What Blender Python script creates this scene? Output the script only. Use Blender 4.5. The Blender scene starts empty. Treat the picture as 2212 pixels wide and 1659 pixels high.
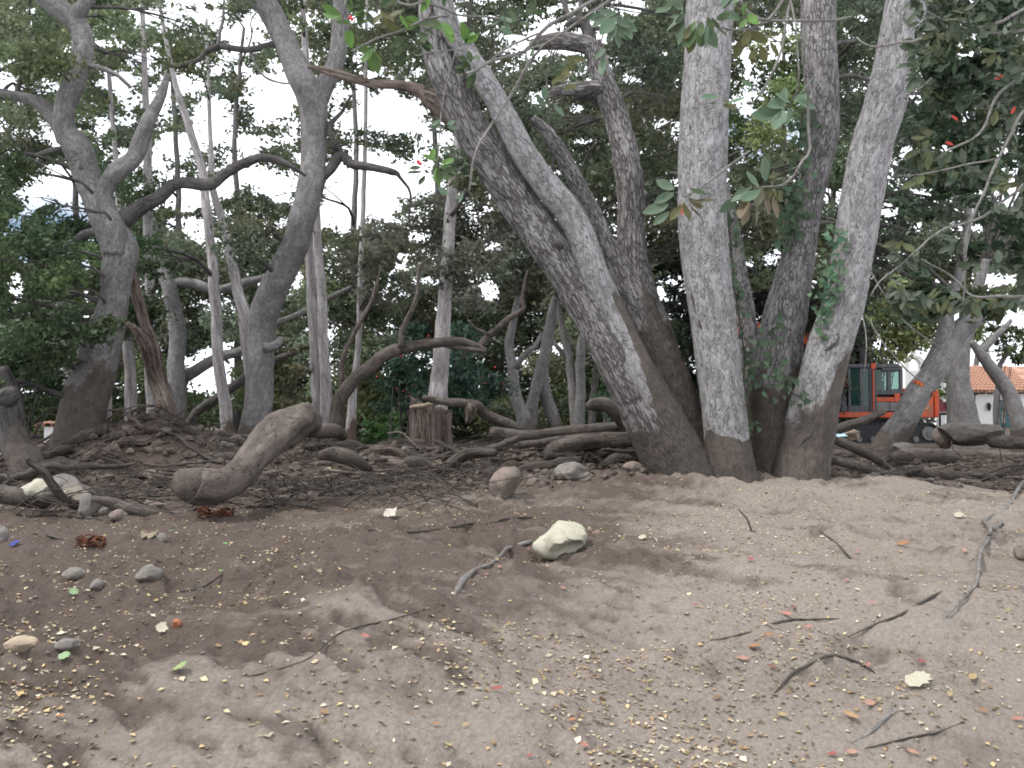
import bpy, bmesh, math, random
import numpy as np
from mathutils import Vector, Matrix

# ------------------------------------------------------------------ camera, sky, sun, exposure
S = bpy.context.scene
C = S.collection
rng = np.random.default_rng(11)
random.seed(5)
F = 1843.0                       # focal length in units of a 2212 px wide picture
EYE = np.array([0.0, 0.0, 1.1])
PITCH = math.atan((892 - 829.5) / F)
cam_d = bpy.data.cameras.new('camera')
cam = bpy.data.objects.new('camera', cam_d); C.objects.link(cam)
cam.location = EYE
cam.rotation_euler = (math.pi / 2 + PITCH, 0, 0)
cam_d.sensor_width = 36; cam_d.lens = 36 * F / 2212
cam_d.clip_start = 0.05; cam_d.clip_end = 2000
S.camera = cam

SUN_EL, SUN_AZ = math.radians(58), math.radians(-112)     # azimuth clockwise from +Y: high on the left
W = bpy.data.worlds.new('World'); S.world = W; W.use_nodes = True
nt = W.node_tree; nt.nodes.clear()
o_ = nt.nodes.new('ShaderNodeOutputWorld'); bg = nt.nodes.new('ShaderNodeBackground')
sky = nt.nodes.new('ShaderNodeTexSky'); sky.sky_type = 'NISHITA'; sky.sun_disc = False
sky.sun_elevation = SUN_EL; sky.sun_rotation = SUN_AZ
tc = nt.nodes.new('ShaderNodeTexCoord'); mp = nt.nodes.new('ShaderNodeMapping')
mp.inputs['Scale'].default_value = (1.6, 1.6, 4.0)
cn = nt.nodes.new('ShaderNodeTexNoise'); cn.inputs['Scale'].default_value = 2.2; cn.inputs['Detail'].default_value = 6
cr = nt.nodes.new('ShaderNodeMapRange'); cr.inputs[1].default_value = 0.30; cr.inputs[2].default_value = 0.46
mx = nt.nodes.new('ShaderNodeMix'); mx.data_type = 'RGBA'
mx.inputs[7].default_value = (15, 15.5, 16.5, 1)            # bright high cloud
nt.links.new(tc.outputs['Generated'], mp.inputs[0]); nt.links.new(mp.outputs[0], cn.inputs['Vector'])
nt.links.new(cn.outputs[0], cr.inputs[0]); nt.links.new(cr.outputs[0], mx.inputs[0])
nt.links.new(sky.outputs[0], mx.inputs[6]); nt.links.new(mx.outputs[2], bg.inputs[0])
bg.inputs[1].default_value = 0.1
nt.links.new(bg.outputs[0], o_.inputs[0])

sun_d = bpy.data.lights.new('sun', 'SUN'); sun_d.energy = 2.8; sun_d.angle = math.radians(10); sun_d.color = (1, 0.97, 0.93)
sun = bpy.data.objects.new('sun', sun_d); C.objects.link(sun)
sdir = Vector((math.sin(SUN_AZ) * math.cos(SUN_EL), math.cos(SUN_AZ) * math.cos(SUN_EL), math.sin(SUN_EL)))
sun.rotation_euler = sdir.to_track_quat('Z', 'Y').to_euler()
sun.location = sdir * 40

S.view_settings.view_transform = 'Standard'; S.view_settings.look = 'None'
S.view_settings.exposure = 0.5; S.view_settings.gamma = 1; S.view_settings.use_curve_mapping = False
S.render.engine = 'CYCLES'
cy = S.cycles
cy.use_denoising = True
cy.max_bounces = 6; cy.diffuse_bounces = 4; cy.glossy_bounces = 2; cy.transmission_bounces = 4; cy.transparent_max_bounces = 4
cy.sample_clamp_indirect = 6
cy.filter_width = 1.8

# ------------------------------------------------------------------ geometry helpers
FWD = np.array([0, math.cos(PITCH), math.sin(PITCH)]); UP = np.array([0, -math.sin(PITCH), math.cos(PITCH)]); RT = np.array([1.0, 0, 0])
def P(x, y, d):
    """world point seen at picture place x, y at distance d along the view axis"""
    x = np.asarray(x, float); y = np.asarray(y, float); d = np.asarray(d, float)
    return EYE + d[..., None] * FWD + ((x - 1106) / F * d)[..., None] * RT + ((829.5 - y) / F * d)[..., None] * UP
def M(px, d): return px / F * d

def _h(ix, iy, iz, s):
    n = (ix * 374761393 + iy * 668265263 + iz * 2147483647 + s * 974634777) & 0xFFFFFFFF
    n = ((n ^ (n >> 13)) * 1274126177) & 0xFFFFFFFF
    n = (n ^ (n >> 16)) & 0xFFFFFFFF
    return n / 2147483647.5 - 1
def noise(p, s=0):
    p = np.asarray(p, float); i = np.floor(p).astype(np.int64); f = p - i; f = f * f * (3 - 2 * f)
    x, y, z = i[..., 0], i[..., 1], i[..., 2]; r = 0
    for a in (0, 1):
        for b in (0, 1):
            for c in (0, 1):
                w = (f[..., 0] if a else 1 - f[..., 0]) * (f[..., 1] if b else 1 - f[..., 1]) * (f[..., 2] if c else 1 - f[..., 2])
                r = r + w * _h(x + a, y + b, z + c, s)
    return r
def fbm(p, s=0, o=3):
    p = np.asarray(p, float); r = 0; a = 1.0
    for k in range(o): r = r + a * noise(p * 2 ** k, s + k); a *= 0.5
    return r
def sstep(a, b, x):
    t = np.clip((x - a) / (b - a), 0, 1); return t * t * (3 - 2 * t)

def crest(X):
    X = np.asarray(X, float); return 4.75 + 0.30 * np.clip(X, -3, 2.5) + 0.25 * np.sin(X * 1.3 + 0.6)
def broken(X, Y):
    """where the dry silt skin has broken open"""
    q = np.stack([X * 0.85 - Y * 0.45, X * 0.45 + Y * 0.9, 0 * X], -1)
    f = 0.75 * fbm(q * np.array([1.7, 4.4, 1]) + 11, 301, 4) + 0.45 * fbm(q * np.array([6.0, 13.0, 1]), 311, 2) - 0.08 + 0.24 * sstep(-0.4, 0.8, Y - crest(X)) * (1 - 0.7 * sstep(0.5, 2, X)) + 0.2 * sstep(0, -2, X)
    return sstep(0.20, 0.55, f)
def ground(X, Y):
    X = np.asarray(X, float); Y = np.asarray(Y, float)
    g = 0.02 + 0.40 * np.exp(-((Y - 13) / 1.5) ** 2) * sstep(-11, -8, X) * (1 - sstep(1.2, 3.4, X))
    g = g + 0.30 * np.exp(-((X + 5.7) / 1.3) ** 2 - ((Y - 13.2) / 1.1) ** 2)
    g = g + 0.26 * np.exp(-((X - 2.7) / 2.4) ** 2 - ((Y - 10.7) / 2.0) ** 2)
    g = g + 0.16 * np.exp(-((X - 8) / 5) ** 2 - ((Y - 16) / 5) ** 2)
    g = g + 0.10 * sstep(3, 7, Y) * (1 - sstep(9, 12, Y))
    Yc = crest(X); g = g - 0.37 * 0.35 * np.logaddexp(0, (Yc - Y) / 0.35) * sstep(-0.5, 1.5, Y)
    g = g + 0.20 * np.exp(-((X + 5.5) / 1.7) ** 2 - ((Y - 13.2) / 1.2) ** 2)
    g = g - 0.28 * np.exp(-((X + 7.3) / 0.75) ** 2 - ((Y - 13) / 1.8) ** 2)
    p = np.stack([X, Y, 0 * X], -1)
    near = 1 - sstep(14, 30, Y)
    g = g + 0.045 * fbm(p * np.array([0.45, 0.6, 1]), 3, 2) + near * 0.022 * fbm(p * np.array([1.4, 2.2, 1]), 9, 3)
    rough = np.clip(0.5 + fbm(p * np.array([0.5, 0.9, 1]) + 7, 21, 2), 0.15, 1.3)
    q = np.stack([X * 0.8 - Y * 0.5, X * 0.5 + Y * 0.9, 0 * X], -1)
    g = g + near * rough * (0.030 * fbm(p * 5.0, 31, 3) + 0.042 * fbm(q * np.array([1.3, 4.2, 1]), 131, 3))
    br = broken(X, Y) * near; g = g - 0.022 * br + br * 0.035 * fbm(p * np.array([9.0, 13.0, 1]), 331, 2)
    g = g + near * 0.05 * fbm(q * np.array([0.7, 2.0, 1]) + 5, 341, 2)
    lump = np.clip(fbm(p * 7.5, 231, 2) - 0.15, 0, 1); g = g + near * np.clip(rough - 0.35, 0, 1) * 0.05 * lump
    g = g + near * 0.006 * (1 - np.abs(fbm(p * 11, 51, 2))) * rough
    g = g + 0.13 * (np.exp(-((Y - 12.8) / 1.6) ** 2) * (1 - sstep(2, 3.5, X)) + 0.6 * np.exp(-((Y - 14) / 2.5) ** 2) * sstep(4.3, 5.5, X)) * near * fbm(p * 2.1, 77, 4)
    return g
def G(x, y, dmin=1.5, dmax=70):
    """where the sight line through x, y meets the ground"""
    ds = np.exp(np.linspace(math.log(dmin), math.log(dmax), 500))
    p = P(np.full(500, x), np.full(500, y), ds)
    below = p[:, 2] < ground(p[:, 0], p[:, 1])
    k = int(np.argmax(below)) if below.any() else 499
    q = p[k].copy(); q[2] = float(ground(q[0], q[1])); return q, float(ds[k])

class MB:
    """collects vertices, faces and per-vertex values and links them as one mesh object"""
    def __init__(s): s.v = []; s.q = []; s.t = []; s.n = 0; s.a = {'bco': [], 'mud': [], 'col': []}
    def add(s, v, q=None, t=None, bco=None, mud=None, col=None):
        v = np.asarray(v, float); s.v.append(v)
        if q is not None and len(q): s.q.append(np.asarray(q) + s.n)
        if t is not None and len(t): s.t.append(np.asarray(t) + s.n)
        n = len(v)
        s.a['bco'].append(v if bco is None else bco)
        s.a['mud'].append(np.zeros(n) if mud is None else np.broadcast_to(mud, (n,)))
        s.a['col'].append(np.ones((n, 3)) if col is None else np.broadcast_to(col, (n, 3)))
        s.n += n
    def mesh(s, name, mat, smooth=True, attrs=('bco', 'mud'), origin=None):
        me = bpy.data.meshes.new(name)
        v = np.concatenate(s.v)
        if origin is not None: v = v - np.asarray(origin)
        q = np.concatenate(s.q) if s.q else np.zeros((0, 4), int); t = np.concatenate(s.t) if s.t else np.zeros((0, 3), int)
        me.vertices.add(len(v)); me.vertices.foreach_set('co', v.astype(np.float32).ravel())
        me.loops.add(q.size + t.size); me.loops.foreach_set('vertex_index', np.concatenate([q.ravel(), t.ravel()]).astype(np.int32))
        me.polygons.add(len(q) + len(t))
        st = np.concatenate([np.arange(len(q)) * 4, q.size + np.arange(len(t)) * 3]).astype(np.int32)
        me.polygons.foreach_set('loop_start', st)
        me.polygons.foreach_set('use_smooth', np.full(len(st), smooth, dtype=bool))
        if 'bco' in attrs:
            a = me.attributes.new('bco', 'FLOAT_VECTOR', 'POINT'); a.data.foreach_set('vector', np.concatenate(s.a['bco']).astype(np.float32).ravel())
        if 'mud' in attrs:
            a = me.attributes.new('mud', 'FLOAT', 'POINT'); a.data.foreach_set('value', np.concatenate(s.a['mud']).astype(np.float32))
        if 'col' in attrs:
            c = np.concatenate(s.a['col']); c = np.concatenate([c, np.ones((len(c), 1))], 1)
            a = me.attributes.new('col', 'FLOAT_COLOR', 'POINT'); a.data.foreach_set('color', c.astype(np.float32).ravel())
        me.update(calc_edges=True); me.validate()
        me.materials.append(mat)
        return me
    def build(s, name, mat, parent=None, smooth=True, attrs=('bco', 'mud'), origin=None):
        return link(name, s.mesh(name, mat, smooth, attrs, origin), parent, origin)

def link(name, me, parent=None, loc=None):
    o = bpy.data.objects.new(name, me); C.objects.link(o)
    if loc is not None: o.location = loc
    if parent is not None:
        o.parent = parent
        if loc is None: o.matrix_parent_inverse = Matrix.Translation(parent.location).inverted()
        else: o.location = Vector(loc) - parent.location
    return o
def tag(o, label=None, cat=None, group=None, kind=None):
    if label: o['label'] = label
    if cat: o['category'] = cat
    if group: o['group'] = group
    if kind: o['kind'] = kind
    return o
def empty(name, loc, label, cat, group=None):
    o = bpy.data.objects.new(name, None); C.objects.link(o); o.location = Vector([float(c) for c in loc]); o.empty_display_size = 0.2
    return tag(o, label, cat, group)

def spline(p, step):
    p = np.asarray(p, float)
    if len(p) == 2: p = np.stack([p[0], (p[0] + p[1]) / 2, p[1]])
    q = np.concatenate([[2 * p[0] - p[1]], p, [2 * p[-1] - p[-2]]]); out = []
    for i in range(1, len(q) - 2):
        L = np.linalg.norm(q[i + 1][:3] - q[i][:3]); n = max(2, int(L / step))
        t = np.linspace(0, 1, n, endpoint=False)[:, None]
        a, b, c, d = q[i - 1], q[i], q[i + 1], q[i + 2]
        out.append(0.5 * (2 * b + (c - a) * t + (2 * a - 5 * b + 4 * c - d) * t ** 2 + (3 * b - a - 3 * c + d) * t ** 3))
    out.append(q[-2][None]); r = np.concatenate(out); r[:, 3] = np.maximum(r[:, 3], 0.0008); return r

def tube(mb, pts, segs=12, step=0.1, lump=0.06, freq=3.0, ridge=0.0, seed=0, mud=None, col=None, caps=True, kink=0.3):
    """pts: rows of x, y, z, radius"""
    c = spline(pts, step); n = len(c); pos = c[:, :3]; r = c[:, 3]
    if kink and n > 4:
        sl_ = np.concatenate([[0], np.cumsum(np.linalg.norm(np.diff(pos, axis=0), axis=1))]); rm_ = float(np.mean(r)); ph = np.stack([sl_ / (rm_ * 5.0 + 0.02), np.full(n, seed * 2.3), np.zeros(n)], -1)
        fade = np.minimum(1, np.minimum(sl_, sl_[-1] - sl_) / (rm_ * 4 + 1e-6))
        pos = pos + np.stack([noise(ph, seed + 1), noise(ph, seed + 2), noise(ph, seed + 3)], -1) * (kink * np.minimum(r, 0.2) * 2 * fade)[:, None]; c[:, :3] = pos
    T = np.gradient(pos, axis=0); T /= np.linalg.norm(T, axis=1)[:, None] + 1e-9
    u = np.cross(T[0], [0, 1.0, 0.03]); u /= np.linalg.norm(u) + 1e-9; U = []
    for k in range(n):
        u = u - T[k] * np.dot(u, T[k]); u = u / (np.linalg.norm(u) + 1e-9); U.append(u)
    U = np.array(U); V = np.cross(T, U)
    s = np.concatenate([[0], np.cumsum(np.linalg.norm(np.diff(pos, axis=0), axis=1))])
    th = np.arange(segs) / segs * 2 * math.pi
    ct, sn = np.cos(th), np.sin(th)
    bc = np.stack([ct[None] * r[:, None], sn[None] * r[:, None], np.repeat(s[:, None], segs, 1)], -1)
    q = np.stack([ct[None] * 1.3 + 0 * s[:, None], sn[None] * 1.3 + 0 * s[:, None], s[:, None] * freq + 0 * ct[None]], -1)
    rr = r[:, None] * (1 + lump * fbm(q + seed * 3.7, seed, 2))
    if ridge:
        q2 = bc * np.array([28, 28, 7.0]) + seed
        rr = rr + ridge * (np.abs(noise(q2, seed + 5)) - 0.3)
    nor = ct[None, :, None] * U[:, None] + sn[None, :, None] * V[:, None]
    v = pos[:, None] + nor * rr[..., None]
    idx = np.arange(n * segs).reshape(n, segs); nx_ = np.roll(idx, -1, 1)
    quads = np.stack([idx[:-1], nx_[:-1], nx_[1:], idx[1:]], -1).reshape(-1, 4)
    v = v.reshape(-1, 3); b = bc.reshape(-1, 3); tris = []
    m = np.zeros(len(v)) if mud is None else mud(v, nor.reshape(-1, 3))
    if caps:
        for ring, cen, fl in ((0, pos[0], 0), (n - 1, pos[-1], 1)):
            k = len(v); v = np.concatenate([v, cen[None]]); b = np.concatenate([b, [[0, 0, s[ring]]]]); m = np.append(m, m[ring * segs])
            a_, b_ = idx[ring], nx_[ring]
            tris.append(np.stack([b_, a_, np.full(segs, k)], -1) if not fl else np.stack([a_, b_, np.full(segs, k)], -1))
        tris = np.concatenate(tris)
    mb.add(v, quads, tris if caps else None, b, m, col)
    return c

# ------------------------------------------------------------------ materials
def mat_new(name):
    m = bpy.data.materials.new(name); m.use_nodes = True; t = m.node_tree; t.nodes.clear()
    o = t.nodes.new('ShaderNodeOutputMaterial'); return m, t, o
def nd(t, typ, **kw):
    n = t.nodes.new(typ)
    for k, v in kw.items():
        if k in n.inputs: n.inputs[k].default_value = v
        else: setattr(n, k, v)
    return n
def mixc(t, fac, a, b, blend='MIX'):
    n = t.nodes.new('ShaderNodeMix'); n.data_type = 'RGBA'; n.blend_type = blend
    for s_, v in ((0, fac), (6, a), (7, b)):
        if hasattr(v, 'is_output'): t.links.new(v, n.inputs[s_])
        else: n.inputs[s_].default_value = v if s_ == 0 else (*v, 1)
    return n.outputs[2]
def rng_(t, v, a, b, c=0.0, d=1.0):
    n = t.nodes.new('ShaderNodeMapRange'); n.interpolation_type = 'SMOOTHSTEP'
    t.links.new(v, n.inputs[0])
    for k, x in zip((1, 2, 3, 4), (a, b, c, d)): n.inputs[k].default_value = x
    return n.outputs[0]
def math_(t, op, a, b):
    n = t.nodes.new('ShaderNodeMath'); n.operation = op
    for k, x in enumerate((a, b)):
        if hasattr(x, 'is_output'): t.links.new(x, n.inputs[k])
        else: n.inputs[k].default_value = x
    return n.outputs[0]

def bark(name, light, dark, crack, plate=12.0, zs=0.45, crackw=0.10, bump=0.9, mudc=(0.080, 0.067, 0.058), blot=1.0, hband=0.0, amt=0.7, dash=0.0, g0=0.42, g1=0.7):
    m, t, o = mat_new(name)
    at = nd(t, 'ShaderNodeAttribute', attribute_name='bco')
    mp = nd(t, 'ShaderNodeMapping'); mp.inputs['Scale'].default_value = (1, 1, zs)
    t.links.new(at.outputs['Vector'], mp.inputs[0])
    wob = nd(t, 'ShaderNodeTexNoise', Scale=plate * 1.3, Detail=3.0); t.links.new(mp.outputs[0], wob.inputs['Vector'])
    va = nd(t, 'ShaderNodeVectorMath', operation='MULTIPLY_ADD'); t.links.new(wob.outputs['Color'], va.inputs[0])
    va.inputs[1].default_value = (0.9 / plate,) * 3; t.links.new(mp.outputs[0], va.inputs[2])
    vo = nd(t, 'ShaderNodeTexVoronoi', feature='DISTANCE_TO_EDGE', Scale=plate); t.links.new(va.outputs[0], vo.inputs['Vector'])
    vc = nd(t, 'ShaderNodeTexVoronoi', feature='F1', Scale=plate); t.links.new(va.outputs[0], vc.inputs['Vector'])
    big = nd(t, 'ShaderNodeTexNoise', Scale=2.2, Detail=4.0, Roughness=0.6); t.links.new(at.outputs['Vector'], big.inputs['Vector'])
    fine = nd(t, 'ShaderNodeTexNoise', Scale=plate * 4, Detail=5.0, Roughness=0.7); t.links.new(mp.outputs[0], fine.inputs['Vector'])
    mid = tuple((a + b) / 2 for a, b in zip(light, dark))
    c1 = mixc(t, rng_(t, big.outputs[0], 0.38, 0.62), dark, light)
    c2 = mixc(t, rng_(t, fine.outputs[0], 0.3, 0.7), c1, mid)
    hv = t.nodes.new('ShaderNodeHueSaturation'); hv.inputs['Saturation'].default_value = 0.9
    sx = t.nodes.new('ShaderNodeSeparateColor'); t.links.new(vc.outputs['Color'], sx.inputs[0])
    t.links.new(rng_(t, sx.outputs[0], 0, 1, 0.80, 1.14), hv.inputs['Value']); t.links.new(c2, hv.inputs['Color'])
    gate = nd(t, 'ShaderNodeTexNoise', Scale=plate * 0.45, Detail=2.0); t.links.new(mp.outputs[0], gate.inputs['Vector'])
    w = math_(t, 'MULTIPLY', rng_(t, gate.outputs[0], g0, g1, 0.02, 1.0), crackw)
    dd = math_(t, 'DIVIDE', vo.outputs['Distance'], w)
    ck = math_(t, 'MULTIPLY', rng_(t, dd, 0.15, 1.0, 1.0, 0.0), amt)
    ms = nd(t, 'ShaderNodeMapping'); ms.inputs['Scale'].default_value = (1, 1, 0.16); t.links.new(at.outputs['Vector'], ms.inputs[0])
    st = nd(t, 'ShaderNodeTexNoise', Scale=plate * 1.5, Detail=4.0, Roughness=0.6, Distortion=0.4); t.links.new(ms.outputs[0], st.inputs['Vector'])
    ck = math_(t, 'MAXIMUM', ck, math_(t, 'MULTIPLY', rng_(t, st.outputs[0], 0.53, 0.68), 0.5 * amt))
    if dash:
        md = nd(t, 'ShaderNodeMapping'); md.inputs['Scale'].default_value = (1, 1, 0.55); t.links.new(at.outputs['Vector'], md.inputs[0])
        dn = nd(t, 'ShaderNodeTexNoise', Scale=17.0, Detail=2.0, Roughness=0.5, Distortion=1.2); t.links.new(md.outputs[0], dn.inputs['Vector'])
        ck = math_(t, 'MAXIMUM', ck, math_(t, 'MULTIPLY', rng_(t, dn.outputs[0], 0.63, 0.69), dash))
    c3 = mixc(t, ck, hv.outputs[0], crack)
    if hband:
        mb2 = nd(t, 'ShaderNodeMapping'); mb2.inputs['Scale'].default_value = (1.5, 1.5, 12); t.links.new(at.outputs['Vector'], mb2.inputs[0])
        hb = nd(t, 'ShaderNodeTexNoise', Scale=3.5, Detail=3.0); t.links.new(mb2.outputs[0], hb.inputs['Vector'])
        c3 = mixc(t, math_(t, 'MULTIPLY', rng_(t, hb.outputs[0], 0.52, 0.66), hband), c3, dark)
    am = nd(t, 'ShaderNodeAttribute', attribute_name='mud')
    mn = nd(t, 'ShaderNodeTexNoise', Scale=9.0, Detail=6.0, Roughness=0.65); t.links.new(at.outputs['Vector'], mn.inputs['Vector'])
    mf = rng_(t, math_(t, 'ADD', am.outputs['Fac'], math_(t, 'MULTIPLY', math_(t, 'SUBTRACT', mn.outputs[0], 0.5), 1.1)), 0.32, 0.68)
    mc = mixc(t, rng_(t, mn.outputs[0], 0.3, 0.7), mudc, tuple(c * 1.45 for c in mudc))
    mc = mixc(t, math_(t, 'MULTIPLY', ck, 0.55), mc, crack)
    c4 = mixc(t, mf, c3, mc)
    h = math_(t, 'SUBTRACT', math_(t, 'ADD', math_(t, 'MULTIPLY', fine.outputs[0], 0.5), math_(t, 'MULTIPLY', big.outputs[0], 0.3)), math_(t, 'MULTIPLY', ck, 0.8))
    bp = nd(t, 'ShaderNodeBump', Strength=bump, Distance=0.02); t.links.new(h, bp.inputs['Height'])
    b = nd(t, 'ShaderNodeBsdfPrincipled', Roughness=0.9); b.inputs['Specular IOR Level'].default_value = 0.2
    t.links.new(c4, b.inputs['Base Color']); t.links.new(bp.outputs[0], b.inputs['Normal']); t.links.new(b.outputs[0], o.inputs[0])
    return m

def simple(name, col, rough=0.6, spec=0.4, var=0.15, scale=8.0, bump=0.0, metal=0.0, dirt=None, dirtamt=0.0):
    m, t, o = mat_new(name)
    tc_ = nd(t, 'ShaderNodeTexCoord'); n = nd(t, 'ShaderNodeTexNoise', Scale=scale, Detail=6.0, Roughness=0.65); t.links.new(tc_.outputs['Object'], n.inputs['Vector'])
    c = mixc(t, rng_(t, n.outputs[0], 0.3, 0.7), tuple(x * (1 - var) for x in col), tuple(min(1, x * (1 + var)) for x in col))
    if dirt:
        n2 = nd(t, 'ShaderNodeTexNoise', Scale=scale * 0.4, Detail=7.0, Roughness=0.7); t.links.new(tc_.outputs['Object'], n2.inputs['Vector'])
        c = mixc(t, rng_(t, n2.outputs[0], 0.62 - dirtamt * 0.3, 0.75 - dirtamt * 0.2), c, dirt)
    b = nd(t, 'ShaderNodeBsdfPrincipled', Roughness=rough, Metallic=metal); b.inputs['Specular IOR Level'].default_value = spec
    t.links.new(c, b.inputs['Base Color'])
    if bump:
        bp = nd(t, 'ShaderNodeBump', Strength=bump, Distance=0.02); t.links.new(n.outputs[0], bp.inputs['Height']); t.links.new(bp.outputs[0], b.inputs['Normal'])
    t.links.new(b.outputs[0], o.inputs[0]); return m

def leafmat(name, trans=0.35, rough=0.5, objcol=False, spec=0.35):
    m, t, o = mat_new(name)
    if objcol: src = nd(t, 'ShaderNodeObjectInfo').outputs['Color']
    else: src = nd(t, 'ShaderNodeAttribute', attribute_name='col').outputs['Color']
    if objcol:
        tc_ = nd(t, 'ShaderNodeTexCoord'); n = nd(t, 'ShaderNodeTexNoise', Scale=30.0, Detail=4.0); t.links.new(tc_.outputs['Object'], n.inputs['Vector'])
        src = mixc(t, rng_(t, n.outputs[0], 0.35, 0.7, 0.0, 0.45), src, (0.12, 0.10, 0.07))
    b = nd(t, 'ShaderNodeBsdfPrincipled', Roughness=rough); b.inputs['Specular IOR Level'].default_value = spec
    tr = nd(t, 'ShaderNodeBsdfTranslucent'); mxs = nd(t, 'ShaderNodeMixShader'); mxs.inputs[0].default_value = trans
    t.links.new(src, b.inputs['Base Color']); t.links.new(src, tr.inputs['Color'])
    t.links.new(b.outputs[0], mxs.inputs[1]); t.links.new(tr.outputs[0], mxs.inputs[2]); t.links.new(mxs.outputs[0], o.inputs[0]); return m

def soil():
    m, t, o = mat_new('soil')
    g = nd(t, 'ShaderNodeNewGeometry'); pos = g.outputs['Position']
    ad = nd(t, 'ShaderNodeAttribute', attribute_name='mud')
    mr = nd(t, 'ShaderNodeMapping'); mr.inputs['Rotation'].default_value = (0, 0, math.radians(24)); mr.inputs['Scale'].default_value = (0.65, 1.7, 1); t.links.new(pos, mr.inputs[0])
    n1 = nd(t, 'ShaderNodeTexNoise', Scale=1.7, Detail=9.0, Roughness=0.68, Distortion=0.7); t.links.new(mr.outputs[0], n1.inputs['Vector'])
    n2 = nd(t, 'ShaderNodeTexNoise', Scale=9.0, Detail=8.0, Roughness=0.7); t.links.new(pos, n2.inputs['Vector'])
    n3 = nd(t, 'ShaderNodeTexNoise', Scale=45.0, Detail=6.0, Roughness=0.75); t.links.new(pos, n3.inputs['Vector'])
    n4 = nd(t, 'ShaderNodeTexVoronoi', feature='F1', Scale=30.0); t.links.new(pos, n4.inputs['Vector'])
    f = math_(t, 'ADD', ad.outputs['Fac'], math_(t, 'MULTIPLY', math_(t, 'SUBTRACT', n1.outputs[0], 0.5), 1.2))
    f = math_(t, 'ADD', f, math_(t, 'MULTIPLY', math_(t, 'SUBTRACT', n2.outputs[0], 0.5), 1.1))
    c = mixc(t, rng_(t, f, 0.05, 1.0), (0.238, 0.204, 0.174), (0.072, 0.054, 0.044))
    c = mixc(t, rng_(t, n3.outputs[0], 0.35, 0.65, 0.0, 0.5), c, (0.105, 0.085, 0.072))
    c = mixc(t, rng_(t, n2.outputs[0], 0.58, 0.72, 0.0, 0.5), c, (0.064, 0.049, 0.040))
    h = math_(t, 'ADD', math_(t, 'MULTIPLY', n2.outputs[0], 0.7), math_(t, 'ADD', math_(t, 'MULTIPLY', n3.outputs[0], 0.35), math_(t, 'MULTIPLY', n4.outputs['Distance'], -0.25)))
    bp = nd(t, 'ShaderNodeBump', Strength=0.9, Distance=0.04); t.links.new(h, bp.inputs['Height'])
    b = nd(t, 'ShaderNodeBsdfPrincipled', Roughness=0.93); b.inputs['Specular IOR Level'].default_value = 0.15
    t.links.new(c, b.inputs['Base Color']); t.links.new(bp.outputs[0], b.inputs['Normal']); t.links.new(b.outputs[0], o.inputs[0]); return m

K = {}
K['soil'] = soil()
K['oak'] = bark('oak_bark_pale', (0.315, 0.305, 0.303), (0.225, 0.213, 0.21), (0.063, 0.056, 0.054), plate=38, zs=0.42, crackw=0.20, bump=1.0, hband=0.3, amt=0.6, dash=0.7)
K['oak_rough'] = bark('oak_bark_rough', (0.275, 0.26, 0.25), (0.172, 0.157, 0.15), (0.045, 0.039, 0.036), plate=32, zs=0.22, crackw=0.32, bump=1.0, amt=0.85, dash=0.3, g0=0.3, g1=0.65)
K['oak_mid'] = bark('oak_bark_middle', (0.27, 0.255, 0.25), (0.19, 0.176, 0.172), (0.05, 0.044, 0.042), plate=34, zs=0.3, crackw=0.26, bump=1.0, amt=0.8, dash=0.5, g0=0.35, g1=0.68)
K['grey'] = bark('grey_bark', (0.244, 0.235, 0.229), (0.141, 0.130, 0.126), (0.052, 0.046, 0.044), plate=34, zs=0.5, crackw=0.16, bump=0.9, hband=0.75, amt=0.55, dash=0.35)
K['straight'] = bark('straight_bark', (0.42, 0.39, 0.385), (0.28, 0.25, 0.245), (0.10, 0.085, 0.08), plate=30, zs=0.15, crackw=0.2, bump=0.8, mudc=(0.089, 0.063, 0.050), amt=0.6)
K['dead'] = bark('dead_wood', (0.192, 0.152, 0.130), (0.096, 0.067, 0.053), (0.030, 0.021, 0.016), plate=30, zs=0.08, crackw=0.25, bump=1.0, amt=0.9)
K['log'] = bark('muddy_log', (0.122, 0.101, 0.086), (0.062, 0.050, 0.042), (0.026, 0.020, 0.017), plate=22, zs=0.35, crackw=0.14, bump=0.9, amt=0.6, dash=0.8)
K['log_pale'] = bark('pale_muddy_log', (0.132, 0.108, 0.091), (0.080, 0.064, 0.053), (0.03, 0.024, 0.02), plate=20, zs=0.4, crackw=0.1, bump=0.8, amt=0.35, dash=0.8)
K['stick'] = bark('muddy_stick', (0.100, 0.084, 0.072), (0.052, 0.043, 0.036), (0.020, 0.016, 0.013), plate=34, zs=0.2, crackw=0.15, bump=0.9)
K['twig'] = bark('grey_twig', (0.222, 0.211, 0.196), (0.126, 0.115, 0.104), (0.044, 0.037, 0.033), plate=60, zs=0.3, crackw=0.12, bump=0.6)
K['darkbranch'] = bark('dark_branch', (0.111, 0.102, 0.096), (0.059, 0.052, 0.049), (0.018, 0.016, 0.015), plate=26, zs=0.3, crackw=0.15, bump=0.8)
K['leaf'] = leafmat('crown_leaf', 0.42); K['fleaf'] = leafmat('branch_leaf', 0.3, 0.55, True, 0.22); K['litter'] = leafmat('litter_flake', 0.1, 0.8)
K['dry'] = leafmat('fallen_leaf', 0.1, 0.7, True)
K['white'] = simple('white_stucco', (0.80, 0.79, 0.77), 0.9, 0.2, 0.05, 3, 0.2, dirt=(0.390, 0.359, 0.312), dirtamt=0.15)
K['tile'] = simple('clay_tile', (0.328, 0.183, 0.129), 0.85, 0.2, 0.45, 2.5, 0.3, dirt=(0.429, 0.296, 0.211), dirtamt=0.4)
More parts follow.
